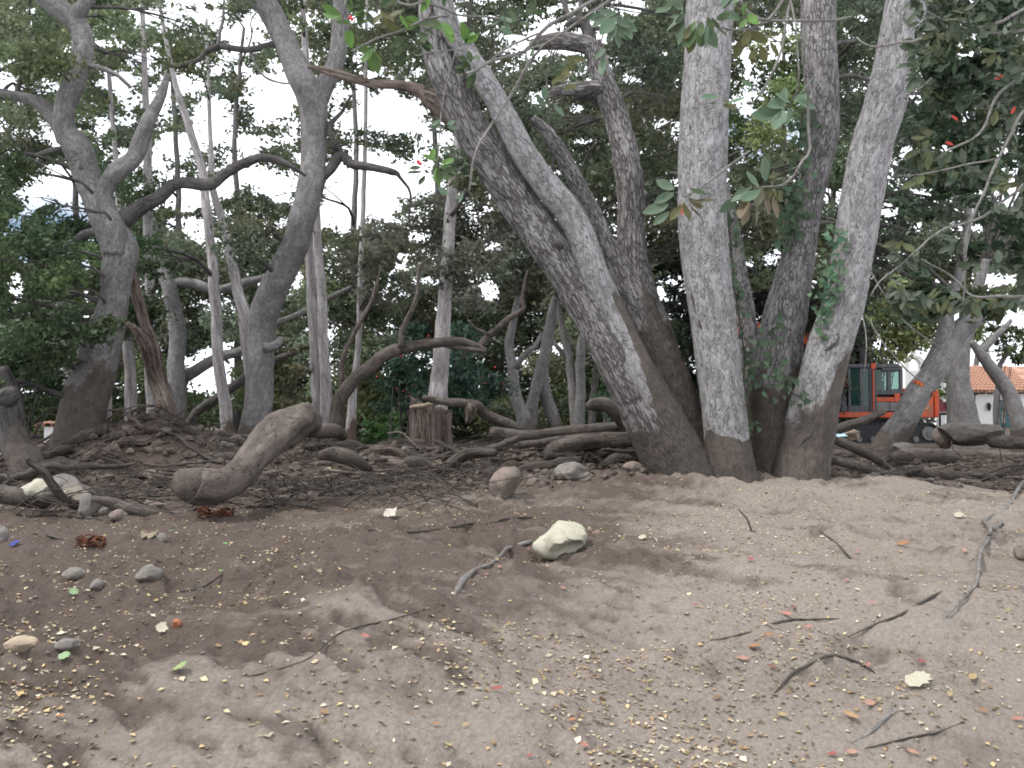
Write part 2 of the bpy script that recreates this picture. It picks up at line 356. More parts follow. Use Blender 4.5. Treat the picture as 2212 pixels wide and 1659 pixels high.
K['orange'] = simple('orange_paint', (0.468, 0.066, 0.017), 0.55, 0.4, 0.12, 3, 0, dirt=(0.234, 0.094, 0.055), dirtamt=0.35)
K['black'] = simple('black_steel', (0.017, 0.017, 0.019), 0.6, 0.4, 0.3, 6, 0.2, dirt=(0.070, 0.058, 0.048), dirtamt=0.3)
K['cabgrey'] = simple('dark_cab_paint', (0.043, 0.043, 0.053), 0.45, 0.5, 0.2, 4, 0, dirt=(0.094, 0.078, 0.070), dirtamt=0.3)
K['steel'] = simple('dull_grey_panel', (0.133, 0.129, 0.125), 0.6, 0.4, 0.25, 4, 0.1)
K['red'] = simple('dark_red_paint', (0.156, 0.020, 0.022), 0.5, 0.4, 0.25, 4)
K['teal'] = simple('teal_door_paint', (0.031, 0.148, 0.172), 0.5, 0.4, 0.15, 4)
K['paper'] = simple('pale_board', (0.390, 0.335, 0.289), 0.85, 0.2, 0.2, 6)
K['whitep'] = simple('white_plastic', (0.608, 0.608, 0.624), 0.5, 0.4, 0.08, 6)
K['bluep'] = simple('pale_blue_plastic', (0.328, 0.452, 0.530), 0.6, 0.3, 0.3, 9)
K['blue'] = simple('blue_plastic', (0.039, 0.047, 0.218), 0.5, 0.4, 0.4, 12)
K['yellow'] = simple('yellow_paint', (0.484, 0.328, 0.039), 0.6, 0.3, 0.1, 6)
K['splitwood'] = simple('pale_split_wood', (0.215, 0.175, 0.125), 0.85, 0.2, 0.3, 14, 0.8)
K['rust'] = simple('rusty_bark_fibre', (0.082, 0.033, 0.019), 0.95, 0.1, 0.5, 20, 1.0)
K['paint'] = simple('orange_spray_mark', (0.351, 0.070, 0.023), 0.8, 0.2, 0.5, 25)
K['berry'] = simple('red_berry', (0.390, 0.016, 0.012), 0.35, 0.5, 0.2, 20)
gm, gt, go = mat_new('cab_glass')
gb = nd(gt, 'ShaderNodeBsdfPrincipled', Roughness=0.06); gb.inputs['Base Color'].default_value = (0.03, 0.075, 0.06, 1); gb.inputs['Specular IOR Level'].default_value = 0.8
gtr = nd(gt, 'ShaderNodeBsdfTransparent'); gtr.inputs[0].default_value = (0.55, 0.75, 0.66, 1)
gx = nd(gt, 'ShaderNodeMixShader'); gx.inputs[0].default_value = 0.55
gt.links.new(gb.outputs[0], gx.inputs[1]); gt.links.new(gtr.outputs[0], gx.inputs[2]); gt.links.new(gx.outputs[0], go.inputs[0]); K['glass'] = gm
K['dglass'] = simple('dark_pane', (0.03, 0.035, 0.04), 0.1, 0.7, 0.2, 2)
def rockmat(name, a, b, patch=None):
    m, t, o = mat_new(name); tc_ = nd(t, 'ShaderNodeTexCoord')
    n = nd(t, 'ShaderNodeTexNoise', Scale=6.0, Detail=8.0, Roughness=0.7); t.links.new(tc_.outputs['Object'], n.inputs['Vector'])
    n2 = nd(t, 'ShaderNodeTexNoise', Scale=40.0, Detail=5.0); t.links.new(tc_.outputs['Object'], n2.inputs['Vector'])
    n3 = nd(t, 'ShaderNodeTexNoise', Scale=3.5, Detail=4.0); t.links.new(tc_.outputs['Object'], n3.inputs['Vector'])
    c = mixc(t, rng_(t, n.outputs[0], 0.32, 0.68), a, b); c = mixc(t, rng_(t, n2.outputs[0], 0.5, 0.75, 0, 0.5), c, tuple(x * 0.6 for x in b))
    if patch: c = mixc(t, rng_(t, n3.outputs[0], 0.52, 0.6), c, patch)
    bp = nd(t, 'ShaderNodeBump', Strength=0.6, Distance=0.02); t.links.new(math_(t, 'ADD', n.outputs[0], math_(t, 'MULTIPLY', n2.outputs[0], 0.3)), bp.inputs['Height'])
    bs = nd(t, 'ShaderNodeBsdfPrincipled', Roughness=0.9); bs.inputs['Specular IOR Level'].default_value = 0.2
    t.links.new(c, bs.inputs['Base Color']); t.links.new(bp.outputs[0], bs.inputs['Normal']); t.links.new(bs.outputs[0], o.inputs[0]); return m
K['rock_white'] = rockmat('pale_sandstone', (0.37, 0.355, 0.285), (0.27, 0.25, 0.195))
K['rock_grey'] = rockmat('grey_stone', (0.185, 0.17, 0.155), (0.105, 0.092, 0.082))
K['rock_dark'] = rockmat('dark_block_stone', (0.125, 0.112, 0.10), (0.075, 0.065, 0.058))
K['rock_brown'] = rockmat('muddy_stone', (0.192, 0.155, 0.133), (0.111, 0.089, 0.074))
K['rock_patch'] = rockmat('mottled_stone', (0.148, 0.130, 0.115), (0.089, 0.074, 0.067), (0.370, 0.333, 0.266))
K['rock_tan'] = rockmat('tan_stone', (0.326, 0.266, 0.185), (0.200, 0.155, 0.115))
K['terra'] = rockmat('terracotta', (0.311, 0.126, 0.067), (0.222, 0.089, 0.052))

# ------------------------------------------------------------------ ground
def build_ground():
    ny, nx = 620, 520
    Y = np.concatenate([np.exp(np.linspace(math.log(1.2), math.log(30), ny - 70)), np.exp(np.linspace(math.log(30.6), math.log(900), 60)), [-2, -1, -.3, .3, .6, .8, .9, 1.0, 1.08, 1.14]])
    Y.sort(); u = np.linspace(-1, 1, nx); u = np.sign(u) * (np.abs(u) ** 1.1)
    YY, UU = np.meshgrid(Y, u, indexing='ij'); XX = UU * (2.2 + 0.78 * np.maximum(YY, 0.5))
    far = sstep(60, 500, YY)
    Z = ground(XX, YY) + far * 3.0 * (0.5 + 0.5 * np.abs(UU))
    v = np.stack([XX, YY, Z], -1).reshape(-1, 3)
    i = np.arange(len(Y) * nx).reshape(len(Y), nx)
    q = np.stack([i[:-1, :-1], i[:-1, 1:], i[1:, 1:], i[1:, :-1]], -1).reshape(-1, 4)
    # churned, damp soil against the dry silt skin
    p = np.stack([XX, YY, 0 * XX], -1)
    yc = crest(XX); right = sstep(0.2, 1.8, XX - 0.12 * (YY - 5))
    d = 0.10 + 0.72 * sstep(-1.1, 1.3, YY - yc) * (1 - 0.85 * right * (1 - sstep(11.0, 12.5, YY)))
    d = d + 0.30 * sstep(-0.6, -2.4, XX) * sstep(3.2, 4.6, YY)
    d = d + 0.24 * fbm(p * np.array([0.6, 1.1, 1]) + 3, 41, 3) + 0.36 * broken(XX, YY) * (1 - sstep(14, 30, YY))
    d = d + 0.35 * sstep(10.6, 12, YY) * (1 - sstep(16, 20, YY))
    mb = MB(); mb.add(v, q, None, v, d.reshape(-1))
    tag(mb.build('ground', K['soil'], attrs=('mud',)), kind='structure')
build_ground()

# ------------------------------------------------------------------ trees
def stempts(tab, d, sink=None, wob=0.0, seed=0, dz=None):
    """rows x, y, width -> x, y, z, radius; the far end is pushed into the soil when sink is set"""
    tab = np.array(tab, float); n = len(tab)
    dd = d + (wob * noise(np.stack([np.linspace(0, n * 0.6, n), np.full(n, seed * 1.7), np.zeros(n)], -1), seed) if wob else 0) + (np.zeros(n) if dz is None else np.interp(np.arange(n), np.linspace(0, n - 1, len(dz)), dz))
    p = P(tab[:, 0], tab[:, 1], dd); r = M(tab[:, 2] / 2, dd)
    out = np.concatenate([p, r[:, None]], 1)
    if sink:
        b = out[-1].copy(); g = float(ground(b[0], b[1])) - 0.15
        if b[2] > g:
            e = b.copy(); e[:2] += (out[-1] - out[-2])[:2] * 0.3; e[2] = g; e[3] *= sink; out = np.concatenate([out, [e]])
    return out

GAPS = [(525, 75, 42, 34), (585, 208, 62, 52), (455, 262, 48, 66), (375, 308, 40, 34), (395, 483, 46, 20), (402, 432, 28, 32), (490, 400, 30, 26), (560, 385, 40, 22),
        (250, 182, 45, 26), (842, 245, 58, 52), (790, 425, 92, 58), (870, 395, 70, 40), (735, 470, 45, 40), (455, 805, 62, 56), (500, 770, 26, 30), (640, 600, 14, 24), (62, 418, 22, 22),
        (120, 405, 16, 14), (150, 445, 18, 16), (1290, 68, 26, 34), (1350, 8, 50, 22), (950, 18, 34, 22), (985, 40, 28, 18), (1060, 635, 28, 24), (1206, 750, 14, 16),
        (1284, 757, 8, 10), (1422, 640, 20, 28), (1615, 240, 20, 18), (1690, 120, 26, 14), (1612, 118, 18, 14), (2180, 420, 30, 40), (2190, 365, 20, 20), (1958, 325, 16, 14), (1965, 130, 14, 12),
        (2150, 590, 20, 14), (1945, 550, 16, 10), (35, 620, 18, 40), (50, 560, 12, 14), (780, 190, 18, 30), (905, 240, 18, 14), (1170, 210, 20, 18), (1245, 235, 18, 12), (700, 200, 10, 20), (2080, 255, 12, 12), (2030, 430, 10, 10), (2195, 690, 20, 22)]
SPARSE = [(480, 300, 210, 260, 0.66), (820, 330, 160, 200, 0.5), (480, 760, 130, 130, 0.75), (1230, 110, 150, 130, 0.6), (1250, 720, 130, 90, 0.5), (2000, 600, 230, 90, 0.6), (1640, 210, 110, 150, 0.7), (60, 600, 70, 90, 0.7), (2160, 420, 70, 120, 0.7)]
def keepp(x, y):
    x = np.asarray(x, float); y = np.asarray(y, float); q = np.full(x.shape, 9.0)
    for cx, cy_, rx, ry in GAPS: q = np.minimum(q, ((x - cx) / (rx * 0.95)) ** 2 + ((y - cy_) / (ry * 0.95)) ** 2)
    z = 0 * x; q = q * (1 + 0.5 * fbm(np.stack([x / 30.0, y / 20.0, z], -1), 5, 2)); p = sstep(0.55, 1.7, q)
    h = fbm(np.stack([x / 62.0, y / 38.0, z], -1), 15, 3)
    thr = np.where((x < 1010) & (y < 520), 0.36, np.where((x > 1840) & (y < 620), 0.55, 0.8)); thr = np.where(y > 700, 3.0, thr)
    return p * (1 - 0.96 * sstep(thr - 0.18, thr + 0.28, h))
def dens(x, y):
    k = 1.0
    for cx, cy_, rx, ry, s in SPARSE:
        if ((x - cx) / rx) ** 2 + ((y - cy_) / ry) ** 2 < 1: k = min(k, s)
    return k

def leaf_quads(mb, pos, size, col, aspect=0.5, flat=0.4):
    n = len(pos)
    d = rng.normal(size=(n, 3)); d[:, 2] *= 0.8; d /= np.linalg.norm(d, axis=1)[:, None]
    nn = rng.normal(size=(n, 3)); nn[:, 2] = np.abs(nn[:, 2]) + flat
    w = np.cross(d, nn); w /= np.linalg.norm(w, axis=1)[:, None] + 1e-9
    u = np.cross(w, d)
    s = size[:, None] * 0.5; a = s * aspect
    fold = u * a * rng.uniform(-0.5, 0.5, (n, 1))
    v = np.stack([pos - d * s, pos + w * a + fold - d * s * 0.15, pos + d * s, pos - w * a + fold - d * s * 0.15], 1).reshape(-1, 3)
    q = np.arange(4 * n).reshape(-1, 4)
    mb.add(v, q, None, None, None, np.repeat(col, 4, 0))

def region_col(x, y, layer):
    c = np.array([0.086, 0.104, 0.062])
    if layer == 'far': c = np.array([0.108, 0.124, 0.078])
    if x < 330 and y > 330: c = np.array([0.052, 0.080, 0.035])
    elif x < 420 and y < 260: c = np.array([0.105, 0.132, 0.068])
    elif 740 < x < 1460 and y > 420: c = np.array([0.112, 0.120, 0.084])  # greyed leaf colour imitates haze and fine twigs
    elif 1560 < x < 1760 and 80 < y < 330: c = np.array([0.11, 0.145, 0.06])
    elif x > 1860 and y > 590: c = np.array([0.19, 0.21, 0.10])  # sun on these leaves is put into their bright colour
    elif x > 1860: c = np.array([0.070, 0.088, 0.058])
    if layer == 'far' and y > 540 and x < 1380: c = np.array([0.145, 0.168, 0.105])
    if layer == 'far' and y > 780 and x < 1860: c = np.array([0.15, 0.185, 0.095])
    if layer == 'far' and 1380 < x < 1860 and y > 380: c = np.array([0.05, 0.062, 0.042])  # dense shade between the stems painted as darker leaves
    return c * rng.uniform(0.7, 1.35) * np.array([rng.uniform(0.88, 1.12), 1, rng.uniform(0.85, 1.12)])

def clump_leaves(mb, x, y, d, rpx, od, lpx, layer, fy=0.72, depthf=1.0):
    r = M(rpx, d); n = int(od * 4 * rpx * rpx * 0.78 / (0.165 * lpx * lpx)); nt_ = max(4, int(n / 22))
    o = rng.normal(size=(nt_, 3)); o /= np.linalg.norm(o, axis=1)[:, None]; o *= rng.uniform(0, 1, (nt_, 1)) ** 0.45
    tx = x + o[:, 0] * rpx; ty = y - o[:, 2] * rpx * fy; td = d + o[:, 1] * r * depthf
    keep = rng.random(nt_) < keepp(tx, ty)
    tx, ty, td = tx[keep], ty[keep], td[keep]
    if not len(tx): return
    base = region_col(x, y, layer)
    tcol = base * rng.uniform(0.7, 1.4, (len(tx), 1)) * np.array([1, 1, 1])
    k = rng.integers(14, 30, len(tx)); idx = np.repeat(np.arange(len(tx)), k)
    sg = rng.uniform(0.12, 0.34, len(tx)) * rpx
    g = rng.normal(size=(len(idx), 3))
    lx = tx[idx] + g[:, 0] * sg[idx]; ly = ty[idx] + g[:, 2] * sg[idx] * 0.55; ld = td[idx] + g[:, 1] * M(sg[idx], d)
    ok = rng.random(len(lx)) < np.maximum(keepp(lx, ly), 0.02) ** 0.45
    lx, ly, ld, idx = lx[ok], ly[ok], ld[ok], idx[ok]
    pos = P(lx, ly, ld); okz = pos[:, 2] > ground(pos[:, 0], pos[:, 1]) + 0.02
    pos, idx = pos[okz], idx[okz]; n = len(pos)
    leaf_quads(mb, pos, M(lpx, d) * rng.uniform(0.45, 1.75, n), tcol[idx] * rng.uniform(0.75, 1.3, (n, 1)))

def limb_to(mb, path, q, r0, seed):
    """a thin branch from the nearest lower place on the stem to q"""
    w = np.linalg.norm(path[:, :3] - q, axis=1) + 3 * np.maximum(0, path[:, 2] - q[2] + 0.3)
    k = int(np.argmin(w)); a = path[k]; L = np.linalg.norm(q - a[:3])
    if L < 0.3: return
    m1 = a[:3] + (q - a[:3]) * 0.35 + np.array([rng.normal() * .1, rng.normal() * .1, 0.10]) * L; m2 = a[:3] + (q - a[:3]) * 0.7 + np.array([rng.normal() * .1, rng.normal() * .1, 0.06]) * L
    r0 = min(r0, a[3] * 0.6)
    tube(mb, np.array([[*a[:3], r0], [*m1, r0 * 0.75], [*m2, r0 * 0.5], [*q, r0 * 0.25]]), 5, 0.35, 0.1, 2, 0, seed, caps=False)
    for _ in range(3):
        e = q + rng.normal(size=3) * np.array([0.35, 0.3, 0.28]) * max(0.5, L * 0.25); s0 = m2 if rng.random() < .5 else m1
        tube(mb, np.array([[*s0, r0 * 0.4], [*((s0 + e) / 2 + rng.normal(size=3) * 0.06), r0 * 0.28], [*e, r0 * 0.12]]), 4, 0.35, 0.1, 2, 0, seed, caps=False)

def mudder(zl, zr, soft=0.10, sd=0):  # mud mask; on the twisting oak it also carries painted leaf shade
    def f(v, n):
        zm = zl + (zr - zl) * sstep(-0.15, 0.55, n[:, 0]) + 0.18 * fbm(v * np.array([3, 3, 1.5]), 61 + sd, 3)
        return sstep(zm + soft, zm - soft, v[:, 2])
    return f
TREES = []
def tree(name, label, cat, stems, d, mat0, barkseed=1, group=None, segs=14, step=0.12, lump=0.07, top=None, mud_shade_z=None):
    """stems: list of (part name, rows, sink, depth offset)"""
    base = stempts(stems[0][1], d + stems[0][3], stems[0][2])
    b = base[-1, :3] if stems[0][2] else base[0, :3]
    root = empty(name, (b[0], b[1], float(ground(b[0], b[1]))), label, cat, group)
    paths = []
    for k, st_ in enumerate(stems):
        pn, rows, sink, off = st_[:4]; mat = K[st_[4]] if len(st_) > 4 else mat0; mb = MB(); pts = stempts(rows, d + off, sink, 0.12, barkseed + k)
        paths.append(tube(mb, pts, segs, step, lump, 2.5, 0.012 if d < 16 else 0, barkseed * 13 + k, mudder(*(mud_shade_z or (0.75, 0.95)), 0.30, k) if d < 25 else None, kink=0.07 if 'slender' in name else 0.2)); mb.build(pn, mat, root)
    t = dict(root=root, path=np.concatenate(paths), d=d, top=top if top is not None else stems[0][1][0][0], clumps=[], mat=mat0)
    TREES.append(t); return t

# --- the great many-stemmed oak
A1 = [(935, -160, 74), (938, -40, 75), (945, 60, 72), (955, 130, 74), (985, 210, 76), (1025, 290, 78), (1065, 350, 82), (1120, 440, 84), (1185, 530, 86), (1245, 620, 86), (1303, 710, 95), (1355, 800, 110), (1408, 900, 126), (1460, 995, 140), (1480, 1045, 160)]
A1b = [(880, -140, 36), (945, -30, 42), (970, 50, 45), (1005, 110, 46), (1040, 165, 48), (1075, 225, 50), (1110, 290, 53), (1140, 345, 55), (1180, 400, 57), (1225, 455, 60), (1256, 510, 60), (1280, 580, 62), (1312, 660, 66), (1345, 740, 74), (1380, 820, 84), (1425, 920, 95), (1468, 1010, 105)]
A2 = [(1150, 255, 18), (1184, 290, 26), (1215, 335, 34), (1257, 417, 37), (1297, 500, 42), (1335, 580, 54), (1372, 650, 66), (1408, 730, 78), (1443, 820, 88), (1478, 920, 98), (1505, 1020, 112)]
A3 = [(1283, 92, 34), (1290, 130, 42), (1303, 175, 48), (1330, 250, 54), (1350, 333, 58), (1362, 417, 60), (1363, 490, 60), (1367, 560, 64), (1385, 640, 72), (1412, 720, 76), (1445, 820, 80), (1485, 930, 90)]
Bt = [(1545, -170, 92), (1538, -40, 98), (1533, 60, 102), (1528, 150, 102), (1520, 300, 103), (1518, 450, 102), (1522, 560, 102), (1537, 680, 100), (1550, 780, 97), (1560, 860, 95), (1568, 930, 94), (1577, 1000, 104), (1582, 1050, 124)]
B2 = [(1545, 330, 14), (1557, 390, 22), (1572, 450, 28), (1588, 520, 32), (1600, 600, 34), (1612, 680, 38), (1622, 760, 46), (1632, 850, 56), (1642, 950, 76), (1652, 1030, 96)]
Ct = [(1766, -170, 66), (1768, -40, 71), (1768, 60, 73), (1773, 150, 72), (1777, 220, 70), (1775, 290, 67), (1765, 350, 63), (1752, 410, 61), (1740, 470, 63), (1727, 540, 68), (1712, 610, 80), (1697, 680, 92), (1683, 750, 100), (1672, 830, 106), (1668, 920, 116), (1672, 1000, 132), (1676, 1045, 145)]
Dt = [(1995, -170, 76), (1965, -40, 83), (1948, 60, 86), (1932, 150, 86), (1914, 220, 86), (1894, 280, 86), (1878, 340, 87), (1864, 420, 88), (1850, 500, 87), (1836, 580, 86), (1821, 660, 87), (1798, 730, 90), (1777, 800, 94), (1759, 880, 102), (1744, 950, 110), (1734, 1010, 118), (1728, 1050, 132)]
OD = 10.4
bs_, _ = G(1590, 1040)
oak = empty('oak_tree', bs_, 'huge pale grey oak with many stems fanning out from one muddy base', 'tree')
oakpaths = []
def oakstem(pn, rows, off, mat, mud, sink=1.1, segs=56, step=0.035, lump=0.05, ridge=0.012, sd=1, dz=None):
    mb = MB(); pts = stempts(rows, OD + off, sink, 0.05, sd, dz)
    oakpaths.append(tube(mb, pts, segs, step, lump, 2.0, ridge, sd, mud, kink=0.03 if segs > 40 else 0.3)); return mb.build(pn, mat, oak)
oakstem('trunk', A1, -0.15, K['oak_rough'], mudder(0.82, 1.9, sd=1), sd=2, ridge=0.022, dz=[-0.5, -0.2, 0.0])
oakstem('trunk', A1b, -0.42, K['oak'], mudder(0.80, 2.5, sd=2), sd=3, dz=[-0.6, -0.1, 0.15])
oakstem('trunk', A2, 0.15, K['oak_rough'], mudder(2.1, 2.6, 0.28, sd=3), sd=4, ridge=0.02)
oakstem('trunk', A3, 0.45, K['oak_rough'], mudder(1.9, 2.4, 0.28, sd=4), sd=5, ridge=0.02)
oakstem('trunk', Bt, -0.25, K['oak'], mudder(0.80, 0.86, 0.05, 5), sd=6)
oakstem('trunk', B2, 0.55, K['oak_mid'], mudder(1.6, 1.6, 0.28, sd=6), sd=7, ridge=0.018)
oakstem('trunk', Ct, 0.30, K['oak_mid'], mudder(1.35, 1.75, 0.28, sd=7), sd=8, ridge=0.014)
oakstem('trunk', Dt, -0.10, K['oak'], mudder(1.05, 1.75, 0.28, sd=8), sd=9, dz=[-0.6, 0, 0])
for rows, off, mt, sd in (
    ([(1145, 102, 18), (1160, 96, 28), (1200, 90, 36), (1240, 94, 38), (1272, 104, 38), (1290, 130, 36)], 0.45, 'oak_rough', 21),
    ([(1225, 58, 18), (1245, 48, 22), (1265, 52, 24), (1272, 72, 24), (1268, 98, 24)], 0.5, 'darkbranch', 22),
    ([(1178, 212, 10), (1195, 203, 18), (1230, 187, 26), (1270, 185, 30), (1305, 192, 32)], 0.42, 'oak_rough', 23),
    ([(1240, 215, 6), (1262, 212, 10), (1290, 222, 12), (1325, 240, 14)], 0.6, 'darkbranch', 24)):
    oakstem('limb', rows, off, K[mt], None, None, 20, 0.05, 0.08, 0.008, sd)
o = oakstem('limb', [(664, 144, 5), (690, 149, 13), (740, 159, 17), (800, 177, 17), (860, 184, 21), (900, 194, 28), (940, 222, 42), (990, 262, 52)], -0.2, K['dead'], None, None, 24, 0.04, 0.14, 0.012, 25)
o['label'] = 'broken brown dead limb sticking out level to the left'
def on_stem(path, x, y, sink=0.99):
    for d_ in np.arange(OD - 2, OD + 2, 0.01):
        q = P(x, y, d_); w = np.linalg.norm(path[:, :3] - q, axis=1); k = int(np.argmin(w))
        if w[k] < path[k, 3] * sink: return q
    return q
for path, rows in ((oakpaths[0], [(1012, 338, 3), (1022, 352, 8), (1042, 372, 9), (1060, 395, 9), (1085, 418, 8), (1104, 428, 3)]), (oakpaths[0], [(1018, 345, 3), (1035, 372, 7), (1052, 405, 7), (1075, 430, 3)]), (oakpaths[0], [(940, 195, 3), (955, 203, 6), (975, 212, 3)]), (oakpaths[0], [(1012, 320, 3), (1035, 321, 6), (1062, 326, 3)]), (oakpaths[0], [(1195, 515, 4), (1212, 530, 14), (1240, 528, 9), (1262, 520, 3)]),
    (oakpaths[4], [(1493, 628, 3), (1499, 648, 8), (1504, 672, 6), (1506, 684, 2)]), (oakpaths[4], [(1509, 690, 2), (1513, 702, 6), (1516, 712, 2)]), (oakpaths[4], [(1490, 258, 2), (1492, 275, 7), (1490, 290, 2)]), (oakpaths[7], [(1782, 758, 3), (1800, 748, 7), (1812, 728, 5), (1810, 715, 2)]), (oakpaths[7], [(1725, 968, 2), (1738, 950, 8), (1752, 935, 6), (1758, 920, 2)])):
    mb = MB(); tube(mb, np.array([[*on_stem(path, x, y), M(w / 2, OD)] for x, y, w in rows]), 8, 0.03, 0.25, 6, 0, len(rows)); mb.build('bark_crack', K['darkbranch'], oak)
oakpath = np.concatenate(oakpaths)
# twigs and crown of the oak, mostly above the picture
mb = MB(); mt = MB()
for x, y, dd, r, od in [(870, -130, 0.2, 110, .7), (1010, -180, 1.0, 120, .8), (1100, -60, 1.6, 90, .7), (1250, -120, 1.4, 120, .8), (1420, -150, 1.2, 120, .8), (1440, 30, 2.2, 90, .7), (1400, 130, 2.4, 80, .8), (1420, 230, 2.6, 80, .9), (1400, 350, 2.4, 70, .9), (1440, 430, 2.6, 60, .9), (1640, -100, 1.2, 110, .8), (1650, 20, 2.2, 80, .6), (1640, 400, 2.6, 70, 1.0), (1650, 500, 2.6, 70, 1.1), (1640, 590, 2.8, 50, 1.0), (1850, -120, 1.0, 120, .8), (1860, 60, 2.4, 80, .8), (1830, 200, 2.6, 60, .8), (2050, -150, 1.0, 120, .8), (1990, 250, 2.2, 70, .9), (1140, 170, 1.6, 60, .6), (1190, 300, 1.8, 60, .5)]:
    clump_leaves(mb, x, y, OD + dd, r, od, 13, 'near'); limb_to(mt, oakpath, P(x, y, OD + dd), 0.035, 3)
mb.build('crown', K['leaf'], oak, False, ('col',)); tag(mt.build('branches', K['darkbranch'], oak), kind='stuff')

# --- two grey oaks on the left
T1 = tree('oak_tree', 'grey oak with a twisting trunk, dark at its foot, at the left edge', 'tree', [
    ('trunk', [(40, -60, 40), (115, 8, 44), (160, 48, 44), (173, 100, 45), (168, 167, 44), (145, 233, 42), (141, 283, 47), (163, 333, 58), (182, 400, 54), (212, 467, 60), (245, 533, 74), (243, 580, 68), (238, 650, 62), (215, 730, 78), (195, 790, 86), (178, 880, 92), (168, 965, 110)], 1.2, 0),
    ('limb', [(215, -40, 24), (190, 0, 26), (166, 40, 30), (168, 70, 34)], None, 0.05),
    ('limb', [(362, 160, 12), (346, 215, 22), (332, 245, 28), (322, 262, 31), (305, 300, 34), (285, 345, 37), (250, 375, 39), (228, 415, 36), (232, 450, 39), (247, 500, 46), (250, 550, 52)], None, -0.12),
    ('limb', [(660, 380, 6), (632, 360, 10), (600, 344, 16), (570, 340, 18), (540, 350, 19), (483, 372, 22), (450, 398, 25), (385, 396, 25), (350, 425, 28), (300, 447, 32), (253, 500, 42), (246, 545, 48)], None, 0.1, 'darkbranch'),  # dark bark colour gives this limb its backlit silhouette
    ('limb', [(-60, 195, 18), (-10, 200, 21), (50, 213, 23), (87, 230, 29), (125, 268, 37), (142, 300, 40)], None, -0.05),
    ('limb', [(-5, 342, 7), (30, 341, 8), (67, 337, 9), (110, 325, 12), (150, 322, 14)], None, 0.1),
    ('limb', [(283, 190, 6), (250, 160, 9), (197, 143, 11), (175, 140, 12)], None, 0.05),
    ('limb', [(110, 545, 7), (145, 528, 12), (185, 505, 18), (220, 495, 20)], None, 0.2)], 13.0, K['grey'], 31, segs=32, step=0.05, mud_shade_z=(1.4, 1.9))  # band reaches above the mud to paint foliage shade on the lower trunk
T2 = tree('oak_tree', 'grey oak forking high up, rising behind the big fallen log', 'tree', [
    ('trunk', [(505, -120, 44), (540, -30, 48), (562, 0, 50), (600, 60, 49), (632, 115, 51), (655, 170, 58), (671, 220, 64), (673, 280, 57), (673, 340, 53), (664, 400, 53), (650, 460, 56), (634, 520, 58), (612, 570, 60), (578, 649, 62), (560, 715, 63), (553, 815, 60), (551, 915, 62), (546, 970, 72)], 1.2, 0),
    ('limb', [(746, -100, 30), (738, -30, 34), (737, 40, 36), (733, 110, 37), (714, 165, 39), (688, 215, 44), (675, 255, 46)], None, 0.1),
    ('limb', [(893, 492, 3), (884, 477, 5), (887, 417, 6), (862, 383, 8), (850, 374, 14), (800, 361, 17), (757, 353, 20), (735, 332, 22), (707, 373, 22), (688, 412, 26), (668, 450, 30)], None, 0.0, 'darkbranch'),  # silhouette of this limb and the next two painted by darker bark
    ('limb', [(760, 205, 5), (737, 243, 8), (712, 272, 11), (720, 305, 14), (738, 335, 16)], None, 0.05, 'darkbranch'),
    ('limb', [(325, 120, 4), (350, 133, 7), (383, 143, 9), (427, 130, 10), (443, 113, 11), (473, 100, 12), (533, 107, 14), (600, 97, 15), (632, 100, 16)], None, 0.0, 'darkbranch'),
    ('limb', [(484, -20, 4), (482, 30, 6), (478, 60, 7), (470, 100, 7)], None, 0.0),
    ('limb', [(607, 733, 15), (600, 742, 18), (588, 748, 20), (570, 752, 22)], None, -0.15),
    ('limb', [(640, 180, 3), (600, 178, 4), (565, 160, 5), (540, 112, 6)], None, 0.1)], 15.0, K['grey'], 47, segs=26, step=0.07)

mb = MB(); mt = MB()
for x, y, r, od in [(20, 480, 70, 1.0), (90, 520, 70, 1.1), (30, 640, 60, .8), (130, 610, 70, 1.1), (60, 710, 70, 1.1), (200, 720, 50, 1.0), (150, 700, 60, 1.1), (-40, 560, 80, 1.0), (40, 360, 50, .8), (230, 700, 34, 1.0), (90, 430, 44, .7), (110, 770, 50, 1.0), (-20, 760, 60, 1.1), (60, 120, 80, .7), (120, 200, 60, .6), (250, 60, 80, .7), (330, 130, 60, .6), (20, 40, 70, .7), (420, 60, 60, .6)]:
    dl = 12.2 if y > 300 else 14.4
    clump_leaves(mb, x, y, dl, r, od, 11, 'near'); limb_to(mt, T1['path'], P(x, y, dl), 0.03, 5)
mb.build('crown', K['leaf'], T1['root'], False, ('col',)); tag(mt.build('branches', K['darkbranch'], T1['root']), kind='stuff')
# --- thin straight trunks and bent oaks further back
tree('slender_tree', 'pale straight tree with two stems close together, right of the forked oak', 'tree', [
    ('trunk', [(650, -40, 10), (660, 120, 15), (668, 300, 19), (670, 440, 21), (669, 549, 21), (676, 700, 21), (684, 850, 23), (691, 915, 32)], 1.3, 0),
    ('trunk', [(672, 300, 12), (680, 420, 16), (688, 549, 19), (695, 650, 21), (702, 800, 23), (706, 900, 30)], 1.2, -0.2)], 20, K['straight'], 51)
tree('slender_tree', 'thinnest pole-straight tree standing against the white sky gap', 'tree', [
    ('trunk', [(794, -80, 5), (792, 20, 6), (790, 150, 8), (790, 250, 9), (787, 367, 10), (784, 460, 11), (781, 549, 12), (777, 660, 12), (774, 750, 13), (763, 850, 18), (755, 970, 28)], 1.2, 0)], 22, K['straight'], 53)
tree('slender_tree', 'straight pinkish grey trunk rising directly behind the brown stump', 'tree', [
    ('trunk', [(995, 150, 13), (990, 260, 15), (985, 330, 18), (976, 420, 22), (970, 500, 26), (966, 570, 28), (961, 649, 30), (957, 720, 33), (953, 770, 36), (950, 815, 38), (948, 860, 42), (946, 970, 56)], 1.2, 0)], 15.5, K['straight'], 55, segs=18)
